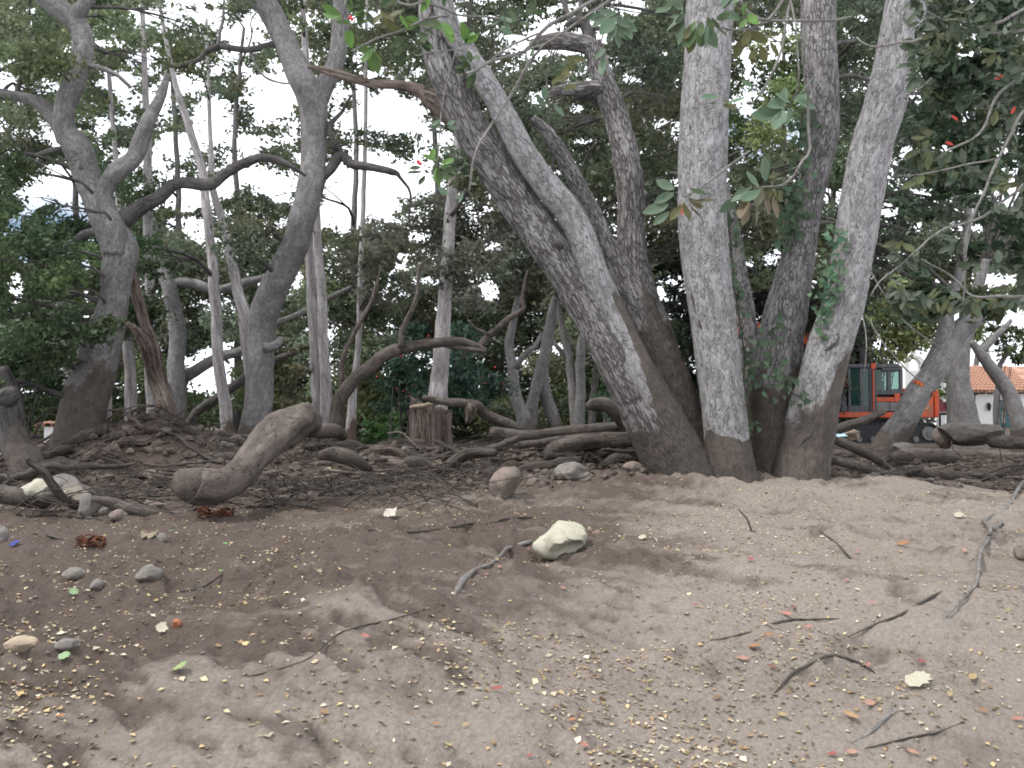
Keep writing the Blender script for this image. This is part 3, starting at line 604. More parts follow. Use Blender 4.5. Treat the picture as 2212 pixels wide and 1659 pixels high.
tree('slender_tree', 'slim leaning trunk left of the forked oak, its foot behind the debris', 'tree', [
    ('trunk', [(330, -80, 6), (350, 40, 8), (372, 150, 10), (390, 217, 14), (417, 300, 17), (437, 367, 18), (446, 450, 19), (452, 500, 20), (457, 549, 21), (464, 649, 23), (473, 782, 24), (487, 882, 26), (498, 980, 30)], 1.2, 0)], 16.5, K['straight'], 57)
tree('slender_tree', 'slim bowed trunk passing close behind the forked oak', 'tree', [
    ('trunk', [(446, 40, 6), (450, 180, 8), (455, 300, 10), (460, 410, 15), (483, 483, 17), (495, 540, 20), (513, 620, 23), (527, 680, 26), (540, 780, 28), (548, 900, 30)], 1.2, 0)], 18.5, K['straight'], 59)
tree('slender_tree', 'straight grey trunk behind the split dead snag', 'tree', [
    ('trunk', [(305, -60, 8), (312, 150, 12), (318, 280, 16), (320, 400, 19), (322, 549, 21), (325, 649, 22), (327, 780, 25), (330, 950, 28)], 1.2, 0)], 19, K['straight'], 61)
tree('slender_tree', 'straight trunk half hidden by the twisting oak at left', 'tree', [
    ('trunk', [(232, 120, 8), (250, 350, 11), (262, 500, 15), (270, 640, 19), (275, 720, 21), (281, 820, 24), (284, 950, 28)], 1.2, 0)], 18, K['straight'], 63)
tree('slender_tree', 'stout short straight trunk beside the twisting oak near the mud heap', 'tree', [
    ('trunk', [(238, 640, 16), (232, 730, 22), (227, 820, 27), (225, 880, 30), (224, 960, 36)], 1.2, 0)], 17, K['straight'], 65)
tree('oak_tree', 'knobbly grey oak with long level boughs in the middle distance at left', 'tree', [
    ('trunk', [(330, 470, 12), (338, 520, 18), (345, 565, 26), (362, 622, 32), (375, 690, 34), (383, 780, 36), (383, 850, 36), (380, 950, 42)], 1.2, 0),
    ('limb', [(640, 590, 8), (580, 596, 14), (533, 606, 17), (467, 625, 19), (417, 612, 21), (378, 615, 22), (362, 640, 24)], None, 0),
    ('limb', [(760, 620, 8), (720, 640, 11), (650, 676, 14), (600, 700, 15), (525, 752, 20), (483, 767, 22), (433, 792, 24), (398, 822, 28), (384, 855, 30)], None, 0.3)], 22, K['grey'], 67, top=360)
tree('leaning_oak_tree', 'dark arched oak trunk slanting low in front of the white gap', 'tree', [
    ('trunk', [(640, 760, 12), (590, 780, 16), (540, 806, 19), (507, 832, 20), (467, 865, 21), (423, 895, 19), (403, 930, 18)], 1.2, 0)], 23, K['darkbranch'], 69, top=560)
tree('oak_tree', 'gnarled far oak with a forked top, behind the log pile', 'tree', [
    ('trunk', [(1120, 640, 12), (1107, 700, 17), (1097, 749, 20), (1107, 799, 24), (1113, 866, 28), (1130, 915, 32), (1140, 950, 36)], 1.1, 0),
    ('limb', [(1170, 720, 7), (1153, 749, 11), (1133, 764, 13), (1112, 796, 16)], None, 0),
    ('limb', [(968, 755, 8), (977, 772, 11), (990, 795, 15), (1020, 806, 16), (1085, 823, 18), (1110, 842, 20)], None, 0.2)], 22, K['grey'], 71)
tree('oak_tree', 'far grey oak standing on two spread feet, behind the log pile', 'tree', [
    ('trunk', [(1200, 640, 14), (1190, 690, 22), (1180, 732, 26), (1166, 800, 26), (1154, 865, 25), (1152, 930, 28)], 1.1, 0),
    ('trunk', [(1176, 770, 18), (1175, 830, 26), (1186, 880, 28), (1198, 930, 32)], 1.1, 0.2)], 24, K['grey'], 73)
tree('oak_tree', 'far twin-stemmed grey oak left of the leaning pale stem', 'tree', [
    ('trunk', [(1205, 650, 10), (1212, 700, 15), (1222, 745, 18), (1236, 815, 21), (1246, 920, 26)], 1.1, 0),
    ('trunk', [(1290, 640, 8), (1268, 700, 16), (1258, 749, 19), (1253, 830, 21), (1251, 920, 24)], 1.1, -0.2),
    ('limb', [(1185, 715, 6), (1200, 745, 9), (1225, 775, 13)], None, 0)], 26, K['grey'], 75)
tree('oak_tree', 'thin dark far trunk bending right beside the leaning pale stem', 'tree', [
    ('trunk', [(1318, 700, 7), (1300, 760, 12), (1284, 830, 14), (1278, 920, 16)], 1.1, 0)], 27, K['darkbranch'], 77)
tree('oak_tree', 'thin straight far trunk nearest the leaning pale stem', 'tree', [
    ('trunk', [(1322, 720, 8), (1316, 780, 12), (1311, 850, 13), (1311, 930, 16)], 1.1, 0)], 28, K['grey'], 79)
tree('oak_tree', 'pale smooth leaning tree marked with orange paint, in front of the excavator', 'tree', [
    ('trunk', [(2290, 640, 16), (2212, 650, 22), (2150, 660, 30), (2108, 682, 40), (2076, 706, 45), (2040, 752, 48), (2010, 800, 49), (1978, 848, 53), (1950, 905, 54), (1928, 945, 58), (1908, 985, 66)], 1.1, 0),
    ('limb', [(2118, 320, 10), (2100, 380, 13), (2087, 490, 17), (2075, 570, 20), (2050, 640, 24), (2038, 690, 30), (2030, 750, 36), (2010, 800, 40)], None, 0.08)], 17.5, K['grey'], 81, segs=28, step=0.06, top=2090)
tree('oak_tree', 'dark fluted trunk beside the white column, in front of the tiled house', 'tree', [
    ('trunk', [(2130, 560, 16), (2110, 630, 24), (2098, 680, 32), (2084, 735, 40), (2076, 800, 46), (2074, 860, 52), (2082, 925, 72), (2084, 945, 84)], 1.1, 0)], 26, K['grey'], 83, segs=24, top=2180)
tree('dead_tree', 'bare dead trunk propped at a slant across the tiled house', 'tree', [
    ('trunk', [(2098, 738, 12), (2112, 756, 18), (2150, 805, 27), (2182, 852, 31), (2200, 910, 36), (2206, 950, 40)], 1.1, 0),
    ('limb', [(2185, 690, 7), (2168, 712, 12), (2140, 738, 16), (2118, 762, 18)], None, 0.1)], 24, K['grey'], 85, segs=18, top=2250)
sn = tree('dead_tree', 'split dead snag with stripped reddish wood leaning right', 'dead tree', [
    ('trunk', [(275, 697, 8), (300, 722, 22), (323, 765, 32), (340, 832, 36), (363, 900, 40), (400, 970, 48)], 1.1, 0),
    ('limb', [(268, 520, 14), (277, 570, 24), (293, 630, 25), (316, 705, 20), (336, 752, 16), (358, 830, 12), (378, 900, 10)], None, 0.15)], 14.5, K['dead'], 87, segs=22, step=0.06, lump=0.16)
tree('oak_tree', 'dark stubby trunk with a round sawn knob at the left edge', 'tree', [
    ('trunk', [(-10, 800, 52), (10, 845, 54), (28, 900, 58), (46, 960, 62), (62, 1000, 74)], 1.1, 0),
    ('knob', [(22, 852, 36), (20, 856, 44), (18, 862, 40)], None, -0.3)], 11.5, K['darkbranch'], 89, segs=24, step=0.05)
tree('oak_tree', 'pale trunk glimpsed through leaves between the left edge and the twisting oak', 'tree', [
    ('trunk', [(120, 620, 12), (135, 690, 22), (150, 780, 28), (160, 880, 30), (165, 960, 34)], 1.1, 0)], 20, K['grey'], 91)
tree('bare_tree', 'bare muddy tree bowed over to the right with upright shoots', 'tree', [
    ('trunk', [(1048, 759, 6), (1035, 749, 13), (1000, 738, 18), (955, 738, 21), (910, 743, 23), (870, 752, 25), (830, 768, 27), (800, 795, 28), (765, 822, 29), (738, 860, 30), (724, 905, 32), (718, 960, 38)], 1.2, 0),
    ('limb', [(1140, 585, 5), (1128, 640, 8), (1130, 668, 11), (1100, 690, 13), (1062, 720, 15), (1036, 748, 17)], None, 0),
    ('limb', [(1050, 760, 8), (1012, 753, 11), (975, 748, 12), (945, 740, 12)], None, -0.05),
    ('limb', [(940, 552, 4), (906, 575, 7), (903, 610, 8), (897, 650, 10), (880, 690, 12), (865, 720, 13), (868, 750, 15)], None, 0),
    ('limb', [(823, 575, 4), (815, 610, 6), (800, 655, 8), (775, 705, 9), (746, 760, 10), (736, 815, 12), (740, 860, 14)], None, 0.05),
    ('limb', [(1010, 690, 4), (1030, 710, 6), (1055, 722, 8)], None, 0)], 14, K['log'], 93, segs=18, step=0.07)
NAMED_MID = list(TREES)

# --- far trees, crowns
FAR = []
farlabels = ['far grey-green tree beyond the left edge of the wood', 'far tree whose leaves show left of the twisting oak', 'far feathery pine behind the twisting oak', 'far pine left of the forked oak', 'far tree right of the forked oak, beside the sky gap', 'far tree under the white sky gap', 'far grey-green tree above the bowed bare tree', 'far tree behind the log pile', 'far tree behind the leaning pale stems', 'far dark tree seen between the leaning and upright pale stems', 'far bright green tree seen between the upright stems', 'far tree behind the rightmost pale stem', 'far sunlit yellow-green tree behind the excavator cab', 'far tree rising above the tiled house', 'far tree beyond the right edge of the wood']
for k, lb in enumerate(farlabels):
    x = -220 + k * 190 + rng.uniform(-30, 30); d = rng.uniform(31, 42) if k < 12 else rng.uniform(46, 56)
    if k == 11: x = 1795
    rows = [(x + rng.uniform(-25, 25), 60, 7), (x + rng.uniform(-18, 18), 300, 11), (x + rng.uniform(-12, 12), 550, 14), (x + rng.uniform(-12, 12), 760, 17), (x, 930, 20)]
    FAR.append(tree('background_tree', lb, 'tree', [('trunk', rows, 1.3, 0)], d, K['grey'], 120 + k, 'trees at the back of the wood', 8, 0.5, 0.08, top=x))

def fill(trees, step, rpx, od, lpx, ylo, layer, seed, dspread, yhi=-400):
    mbs = {id(t): (MB(), MB()) for t in trees}
    for gx in np.arange(-380, 2600, step):
        for gy in np.arange(-380, 960, step * 0.85):
            x = gx + rng.uniform(-.5, .5) * step; y = gy + rng.uniform(-.5, .5) * step
            if y > ylo(x) or y < yhi: continue
            k = dens(x, y) if layer != 'far' else min(1, dens(x, y) * (1.15 if y < 480 else 1.8))
            if rng.random() > k: continue
            t = min(trees, key=lambda t: abs(t['top'] - x) + rng.uniform(0, 50))
            d = t['d'] + rng.uniform(-dspread, dspread)
            inframe = -60 < x < 2270 and y > -60
            a, b = mbs[id(t)]
            rr = rpx * rng.uniform(0.7, 1.25)
            clump_leaves(a, x, y, d, rr, od * rng.uniform(0.6, 1.3) * (1 if inframe else 0.35), lpx if inframe else lpx * 1.5, layer)
            if inframe and keepp(x, y) > 0.6 and rng.random() < (0.6 if layer == 'mid' else 0.35): limb_to(b, t['path'], P(x, y, d), 0.05 if layer == 'mid' else 0.07, seed)
    for t in trees:
        a, b = mbs[id(t)]
        if a.n: a.build('crown', K['leaf'], t['root'], False, ('col',))
        if b.n: tag(b.build('branches', K['darkbranch'], t['root']), kind='stuff')
def far_lo(x): return float(np.interp(x, [1840, 1880, 2080, 2100], [935, 650, 640, 640]))
def mid_lo(x):
    return float(np.interp(x, [-400, 0, 320, 350, 680, 720, 1000, 1450, 1850, 1880, 2600], [830, 830, 760, 560, 540, 640, 660, 640, 640, 590, 640]))
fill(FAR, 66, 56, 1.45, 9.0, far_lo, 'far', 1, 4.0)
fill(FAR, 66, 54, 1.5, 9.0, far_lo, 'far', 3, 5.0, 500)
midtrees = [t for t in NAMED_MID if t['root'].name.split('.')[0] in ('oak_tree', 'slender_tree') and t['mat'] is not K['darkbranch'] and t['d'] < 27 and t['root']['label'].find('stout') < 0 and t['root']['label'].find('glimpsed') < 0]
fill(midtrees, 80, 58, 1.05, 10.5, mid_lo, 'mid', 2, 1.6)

# --- low green bushes
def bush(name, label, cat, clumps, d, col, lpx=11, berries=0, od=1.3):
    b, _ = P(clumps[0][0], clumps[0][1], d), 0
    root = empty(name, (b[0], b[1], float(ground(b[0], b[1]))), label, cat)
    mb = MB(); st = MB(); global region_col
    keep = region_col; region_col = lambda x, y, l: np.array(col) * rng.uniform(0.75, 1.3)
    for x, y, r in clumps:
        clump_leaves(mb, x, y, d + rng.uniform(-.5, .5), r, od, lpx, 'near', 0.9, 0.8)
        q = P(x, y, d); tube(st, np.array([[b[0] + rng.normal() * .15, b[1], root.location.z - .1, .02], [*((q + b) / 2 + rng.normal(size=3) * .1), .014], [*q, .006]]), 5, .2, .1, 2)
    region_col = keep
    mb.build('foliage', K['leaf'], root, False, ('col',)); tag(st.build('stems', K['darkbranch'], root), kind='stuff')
    if berries:
        bm_ = MB()
        for _ in range(berries):
            x, y, r = random.choice(clumps); q = P(x + rng.normal() * r * .6, y + rng.normal() * r * .5, d - M(r, d) * .8)
            v = np.array([[1, 0, 0], [-1, 0, 0], [0, 1, 0], [0, -1, 0], [0, 0, 1], [0, 0, -1]]) * 0.022 * rng.uniform(.7, 1.3) + q
            bm_.add(v, None, [[0, 2, 4], [2, 1, 4], [1, 3, 4], [3, 0, 4], [2, 0, 5], [1, 2, 5], [3, 1, 5], [0, 3, 5]])
        tag(bm_.build('berries', K['berry'], root), kind='stuff')
bush('berry_bush', 'dark bluish green berry bush spreading left and right of the pinkish straight trunk', 'bush', [(860, 810, 50), (900, 770, 46), (910, 850, 44), (850, 860, 45), (990, 790, 50), (1020, 850, 50), (1060, 830, 46), (985, 870, 44), (890, 730, 40), (1000, 730, 36)], 17.5, (0.036, 0.070, 0.048), 11, 26, 1.6)
bush('shrub', 'bright green low shrub between the bowed tree and the stump', 'bush', [(800, 930, 34), (835, 945, 36), (870, 930, 34), (780, 960, 26), (850, 905, 28)], 19, (0.05, 0.105, 0.032), 10)
bush('shrub', 'low green shrub showing between the dead snag and the slim leaning trunk', 'bush', [(430, 950, 30), (460, 955, 32), (440, 980, 26), (480, 975, 26), (410, 940, 22)], 18, (0.06, 0.10, 0.04), 10)
bush('shrub', 'dark glossy shrub at the left edge under the sawn knob trunk', 'bush', [(15, 845, 36), (112, 832, 42), (172, 925, 28), (70, 790, 60), (195, 940, 36), (165, 850, 44), (30, 780, 55), (62, 868, 20)], 15, (0.028, 0.052, 0.022), 11, 0, 1.4)
bush('shrub', 'leafy dark green shrub just left of the leaning pale oak stem', 'bush', [(1330, 880, 40), (1345, 850, 34), (1360, 920, 30), (1310, 840, 30)], 18, (0.04, 0.085, 0.035), 10)
bush('shrub', 'dusty olive shrub at the foot of the far forked oaks', 'bush', [(1100, 880, 34), (1180, 900, 36), (1220, 890, 34), (1060, 900, 30), (1270, 890, 30)], 29, (0.10, 0.12, 0.075), 9)
bush('shrub', 'twiggy brown-green shrub beside the two-stemmed pale tree', 'bush', [(630, 830, 34), (620, 870, 34), (655, 800, 30), (640, 760, 26), (660, 860, 26)], 18, (0.085, 0.08, 0.045), 9, 0, 0.8)
bush('shrub', 'sunny yellow-green shrub behind the orange counterweight', 'bush', [(2010, 800, 26), (2030, 830, 26), (2020, 860, 26), (2000, 840, 22)], 36, (0.13, 0.19, 0.045), 10)
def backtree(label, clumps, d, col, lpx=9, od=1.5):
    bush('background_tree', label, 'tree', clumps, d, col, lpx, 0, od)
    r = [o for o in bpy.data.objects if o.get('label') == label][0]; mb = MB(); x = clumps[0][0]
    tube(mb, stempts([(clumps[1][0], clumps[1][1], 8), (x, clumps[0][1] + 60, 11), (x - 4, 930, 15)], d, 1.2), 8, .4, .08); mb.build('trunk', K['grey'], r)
backtree('sunlit pale yellow-green tree filling the gap behind the excavator cab', [(1905, 700, 46), (1930, 660, 50), (1960, 720, 45), (1890, 640, 46), (1975, 650, 45), (1850, 720, 34), (1870, 765, 34), (1935, 765, 36), (2000, 690, 40), (1860, 680, 30), (1955, 700, 50), (1990, 725, 40), (1965, 655, 45)], 44, (0.235, 0.265, 0.12), 9, 2.3)  # pale leaf colour has the sunlight painted in
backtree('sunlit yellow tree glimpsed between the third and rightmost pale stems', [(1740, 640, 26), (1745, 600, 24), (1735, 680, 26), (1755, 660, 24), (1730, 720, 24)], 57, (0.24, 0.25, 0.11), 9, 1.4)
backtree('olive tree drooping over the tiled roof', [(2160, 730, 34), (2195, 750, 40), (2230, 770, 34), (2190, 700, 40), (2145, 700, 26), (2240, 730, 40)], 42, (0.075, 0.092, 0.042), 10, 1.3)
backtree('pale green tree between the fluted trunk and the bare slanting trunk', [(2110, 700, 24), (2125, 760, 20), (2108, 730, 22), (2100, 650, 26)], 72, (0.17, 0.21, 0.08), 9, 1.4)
bush('shrub', 'grey-green shrub under the raised orange counterweight', 'bush', [(1975, 905, 22), (1995, 912, 22), (1955, 915, 20)], 36, (0.11, 0.13, 0.08), 9)
# far-off wood that closes the view low down
mb = MB(); keep_rc = region_col
region_col = lambda x, y, l: np.array([0.075, 0.095, 0.055]) * rng.uniform(0.75, 1.3)
for x in np.arange(-900, 3200, 60):
    for y in (875, 905): clump_leaves(mb, x + rng.uniform(-20, 20), y + rng.uniform(-8, 8), 78 + rng.uniform(-4, 4), 46, 1.5, 12, 'far', 0.6)
region_col = keep_rc
tag(mb.build('distant_wood', K['leaf'], None, False, ('col',)), 'distant line of low green trees closing the view', 'trees', kind='stuff')

# ------------------------------------------------------------------ buildings
def box(mb, x0, x1, y0, y1, z0, z1, bev=0.0):
    bm = bmesh.new(); bmesh.ops.create_cube(bm, size=1)
    for v in bm.verts: v.co = Vector(((x0 + x1) / 2 + v.co.x * (x1 - x0), (y0 + y1) / 2 + v.co.y * (y1 - y0), (z0 + z1) / 2 + v.co.z * (z1 - z0)))
    if bev: bmesh.ops.bevel(bm, geom=bm.edges[:], offset=bev, segments=2, affect='EDGES', profile=0.5)
    addbm(mb, bm)
def addbm(mb, bm):
    bmesh.ops.triangulate(bm, faces=bm.faces[:]); bm.verts.index_update()
    mb.add(np.array([v.co[:] for v in bm.verts]), None, np.array([[v.index for v in f.verts] for f in bm.faces])); bm.free()
def prism(mb, poly, y0, y1, bev=0.0):
    """outline in x, z pushed from y0 to y1"""
    bm = bmesh.new(); vs = [bm.verts.new((x, y0, z)) for x, z in poly]; f = bm.faces.new(vs)
    r = bmesh.ops.extrude_face_region(bm, geom=[f]); bmesh.ops.translate(bm, verts=[e for e in r['geom'] if isinstance(e, bmesh.types.BMVert)], vec=(0, y1 - y0, 0))
    bmesh.ops.recalc_face_normals(bm, faces=bm.faces[:])
    if bev: bmesh.ops.bevel(bm, geom=bm.edges[:], offset=bev, segments=2, affect='EDGES', profile=0.5)
    addbm(mb, bm)
def part(name, mat, parent, fn, smooth=False):
    mb = MB(); fn(mb); return mb.build(name, mat, parent, smooth, (), origin=None) if parent is None else _child(mb, name, mat, parent, smooth)
def _child(mb, name, mat, parent, smooth):
    o = bpy.data.objects.new(name, mb.mesh(name, mat, smooth, ())); C.objects.link(o); o.parent = parent; return o

def tile_mesh(w, L, name='tile'):
    mb = MB(); a = np.linspace(0, math.pi, 7); t = 0.018; v = []
    for yy, k in ((0, 1.0), (L, 0.82)):
        for rr in (w / 2 * k, (w / 2 - t) * k):
            for q in a: v.append((math.cos(q) * rr, yy, math.sin(q) * rr * 0.85))
    v = np.array(v); n = 7; q = []
    for i in range(n - 1):
        q += [[i, i + 1, 2 * n + i + 1, 2 * n + i], [n + i + 1, n + i, 3 * n + i, 3 * n + i + 1], [i + 1, i, n + i, n + i + 1], [2 * n + i, 2 * n + i + 1, 3 * n + i + 1, 3 * n + i]]
    mb.add(v, q); return mb.mesh(name, K['tile'], False, ())

HD = 66.0; hp = P(2125, 922, HD); hz = float(ground(hp[0], hp[1]))
house = empty('house', (hp[0], hp[1], hz), 'white stucco house with a red clay tile roof and teal door', 'house')
pm = F / HD
def hx(x): return (x - 2125) / pm
def hzv(y): return 1.1 - (y - 892) / F * HD - hz
xl, xr, zt = hx(2084), hx(2330), hzv(848)
dx0, dx1, dzt = hx(2157), hx(2191), hzv(864)
part('wall', K['white'], house, lambda m: (box(m, xl, dx0, 0, 0.35, -0.3, zt), box(m, dx1, xr, 0, 0.35, -0.3, zt), box(m, dx0, dx1, 0, 0.35, dzt, zt), box(m, xl, xr, 5.6, 5.9, -0.3, zt), box(m, xl, xl + 0.3, 0.35, 5.6, -0.3, zt)))
rise = hzv(790) - zt
rf = part('roof', K['tile'], house, lambda m: m.add(np.array([(xl - .5, -.7, zt), (xr, -.7, zt), (xr, 3, zt + rise), (xl - .5, 3, zt + rise), (xl - .5, -.7, zt + .1), (xr, -.7, zt + .1), (xr, 3, zt + rise + .1), (xl - .5, 3, zt + rise + .1), (xl - .5, 6.7, zt), (xr, 6.7, zt), (xl - .5, 6.7, zt + .1), (xr, 6.7, zt + .1)]),
    [[4, 5, 6, 7], [3, 2, 1, 0], [0, 1, 5, 4], [0, 4, 7, 3], [7, 6, 11, 10], [2, 3, 8, 9], [8, 10, 11, 9], [3, 7, 10, 8]]))
tm = tile_mesh(0.26, 0.50)
sl = math.atan2(rise, 3.7); Ls = math.hypot(rise, 3.7); nr = int(Ls / 0.42)
for i in range(int((hx(2235) - xl + .5) / 0.30)):
    for j in range(nr):
        o = link('tile', tm); o.parent = rf; s = j * 0.42
        o.location = (xl - .38 + i * 0.30, -.74 + s * math.cos(sl), zt + .12 + s * math.sin(sl)); o.rotation_euler = (sl - 0.03, random.uniform(-.03, .03), random.uniform(-.03, .03)); o.scale = (1, 1, random.uniform(.9, 1.1))
dr = part('door', K['teal'], house, lambda m: (box(m, dx0, dx0 + .12, .05, .2, 0, dzt), box(m, dx1 - .12, dx1, .05, .2, 0, dzt), box(m, dx0 + .12, dx1 - .12, .05, .2, dzt - .12, dzt), box(m, dx1 - .55, dx1 - .12, .08, .16, .02, dzt - .12), box(m, dx0 + .12, dx0 + .26, .08, .16, .02, dzt - .12), box(m, dx0 + .26, dx1 - .55, .08, .16, 0, .3)))
for nm, mt_, z0, z1 in (('pane', K['dglass'], dzt * .58, dzt - .14), ('panel', K['paper'], .32, dzt * .57)):
    part(nm, mt_, dr, lambda m: box(m, dx0 + .27, dx1 - .56, .1, .14, z0, z1))
def lant(m):
    cx, cz = hx(2135), hzv(879); r = [(0, .38), (.12, .22), (.17, .1), (.12, -.2), (0, -.36)]; v = []; q = []
    for rr, z in r:
        for k in range(6): v.append((cx + rr * math.cos(k * math.pi / 3), -.18 + rr * .8 * math.sin(k * math.pi / 3), cz + z))
    for i in range(4):
        for k in range(6): q.append([i * 6 + k, i * 6 + (k + 1) % 6, i * 6 + 6 + (k + 1) % 6, i * 6 + 6 + k])
    m.add(np.array(v), q); box(m, cx - .03, cx + .03, -.1, .0, cz - .02, cz + .3)
part('wall_lantern', K['black'], house, lant)
part('downpipe', K['black'], house, lambda m: (box(m, hx(2104), hx(2104) + .09, -.12, -.03, 0, zt - .05), box(m, hx(2104) - .1, hx(2104) + .2, -.4, -.03, zt - .18, zt - .08)))
part('rafters', K['darkbranch'], house, lambda m: [box(m, xl + i * .6, xl + i * .6 + .1, -.6, 0, zt - .12, zt - .005) for i in range(14)])

# white arched bell wall and white column beyond the excavator
ad = 52.0; ap = P(1972, 900, ad); az = float(ground(ap[0], ap[1])); am_ = F / ad
def ax(x): return (x - 1972) / am_
def azv(y): return 1.1 - (y - 892) / F * ad - az
arch = empty('bell_wall', (ap[0], ap[1], az), 'white stucco wall with a round-headed arched opening behind the excavator', 'wall')
def archf(m):
    cx, cz, ro, ri = ax(1979), azv(788), M(22, ad), M(13, ad); n = 14; v = []; q = []
    zb = azv(800)
    outer = [(cx - ro, zb)] + [(cx + ro * math.cos(a), cz + ro * math.sin(a)) for a in np.linspace(math.pi, 0, n)] + [(cx + ro, zb)]
    inner = [(cx - ri, zb)] + [(cx + ri * math.cos(a), cz + ri * math.sin(a)) for a in np.linspace(math.pi, 0, n)] + [(cx + ri, zb)]
    N = len(outer)
    for yy in (0, .5):
        v += [(x, yy, z) for x, z in outer] + [(x, yy, z) for x, z in inner]
    for i in range(N - 1):
        q += [[i, N + i, N + i + 1, i + 1], [2 * N + i, 2 * N + i + 1, 3 * N + i + 1, 3 * N + i], [i, i + 1, 2 * N + i + 1, 2 * N + i], [N + i, 3 * N + i, 3 * N + i + 1, N + i + 1]]
    m.add(np.array(v), q)
    box(m, cx - ro, cx + ro, 0, .5, -.2, zb)
part('wall', K['white'], arch, archf)
cp = P(2056, 900, 44.0); cz_ = float(ground(cp[0], cp[1])); cm = F / 44
col_ = empty('column', (cp[0], cp[1], cz_), 'tall white stucco column behind the dark fluted trunk', 'column')
def czv(y): return 1.1 - (y - 892) / F * 44 - cz_
part('shaft', K['white'], col_, lambda m: box(m, -16 / cm, 16 / cm, 0, .7, -.2, czv(770), .02))
part('cap', K['white'], col_, lambda m: (box(m, -19 / cm, 19 / cm, -.06, .76, czv(770), czv(764), .02), box(m, -17 / cm, 17 / cm, -.02, .72, czv(764), czv(752), .04)))
# low garden wall with tile coping at the left
gp = P(60, 960, 17.0); gz = float(ground(gp[0], gp[1]))
gw = empty('garden_wall', (gp[0], gp[1], gz), 'low white garden wall with red tile coping behind the dark shrub at left', 'wall')
gm_ = F / 17
def gx_(x): return (x - 60) / gm_
gt_ = 1.1 - (922 - 892) / gm_ - gz
part('wall', K['white'], gw, lambda m: (box(m, gx_(-160), gx_(20), 0, .3, -.4, gt_ - .02), box(m, gx_(97), gx_(126), -.04, .34, -.4, gt_), box(m, gx_(200), gx_(270), 0, .3, -.4, gt_ - .22)))
tg = tile_mesh(0.2, 0.42)
for x in list(np.arange(-158, 20, 20)) + [92, 110, 126]:
    o = link('tile', tg); o.parent = gw; o.location = (gx_(x), -.12, gt_ + .0); o.rotation_euler = (0.12, 0, random.uniform(-.08, .08))
for x in np.arange(203, 270, 20):
    o = link('tile', tg); o.parent = gw; o.location = (gx_(x), -.12, gt_ - .21); o.rotation_euler = (0.12, 0, random.uniform(-.08, .08))

# ------------------------------------------------------------------ excavator (front to the left, seen from its left side)
ED = 30.0; ep = P(1918, 953, ED); ez = float(ground(ep[0], ep[1] + .6)); em = F / ED
ex = empty('excavator', (ep[0], ep[1] + 1.2, ez), 'orange tracked excavator with a dark cab parked behind the leaning tree', 'excavator')
def X_(x): return (x - 1918) / em
zo = 1.1 - (953 - 892) / em - ez
def Z_(y): return zo + (953 - y) / em
def track(m, y0):
    a = []
    for k in range(13): t = math.pi / 2 + math.pi * k / 12; a.append((-1.45 + .33 * math.cos(t), .35 + .33 * math.sin(t)))
    for k in range(13): t = -math.pi / 2 + math.pi * k / 12; a.append((1.45 + .33 * math.cos(t), .35 + .33 * math.sin(t)))
    prism(m, a, y0 + .06, y0 + .44)
    L = []
    for i in range(len(a)):
        p, q = np.array(a[i]), np.array(a[(i + 1) % len(a)]); n = max(1, int(np.linalg.norm(q - p) / .17))
        for k in range(n):
            c = p + (q - p) * (k + .5) / n; t = (q - p) / np.linalg.norm(q - p); nn = np.array([-t[1], t[0]]) * -1
            nn = -nn if np.dot(nn, c - np.array([np.clip(c[0], -1.45, 1.45), .35])) < 0 else nn
            e = [c - t * .068, c + t * .068, c + t * .05 + nn * .05, c - t * .05 + nn * .05]
            L.append((e))
    for e in L: prism(m, [tuple(x) for x in e], y0, y0 + .5)
for y0 in (-1.2, .7):
    tk = part('track', K['black'], ex, lambda m: track(m, y0))
    for cx in (-1.45, 1.45):
        def wh(m, cx=cx, y0=y0):
            n = 18
            for r, dy in ((.24, -.03), (.10, -.07)):
                prism(m, [(cx + r * math.cos(t), .35 + r * math.sin(t)) for t in np.linspace(0, 2 * math.pi, n, endpoint=False)], y0 + dy, y0 + .06)
        part('wheel', K['steel'], tk, wh)
    for cx in np.linspace(-1, 1, 5):
        part('roller', K['steel'], tk, lambda m: prism(m, [(cx + .1 * math.cos(t), .14 + .1 * math.sin(t)) for t in np.linspace(0, 2 * math.pi, 12, endpoint=False)], y0 + .0, y0 + .06))
part('undercarriage', K['black'], ex, lambda m: (box(m, -.9, .9, -.7, .7, .3, .62, .03), box(m, -.55, .55, -.55, .55, .62, .86, .03)))
zd0, zd1 = Z_(902), Z_(890)
part('deck', K['orange'], ex, lambda m: box(m, X_(1806), X_(1950), -1.22, 1.2, zd0, zd1, .02))
xc0, xc1, zc1 = X_(1832), X_(1951), Z_(786)
cy0, cy1 = -1.24, -.2
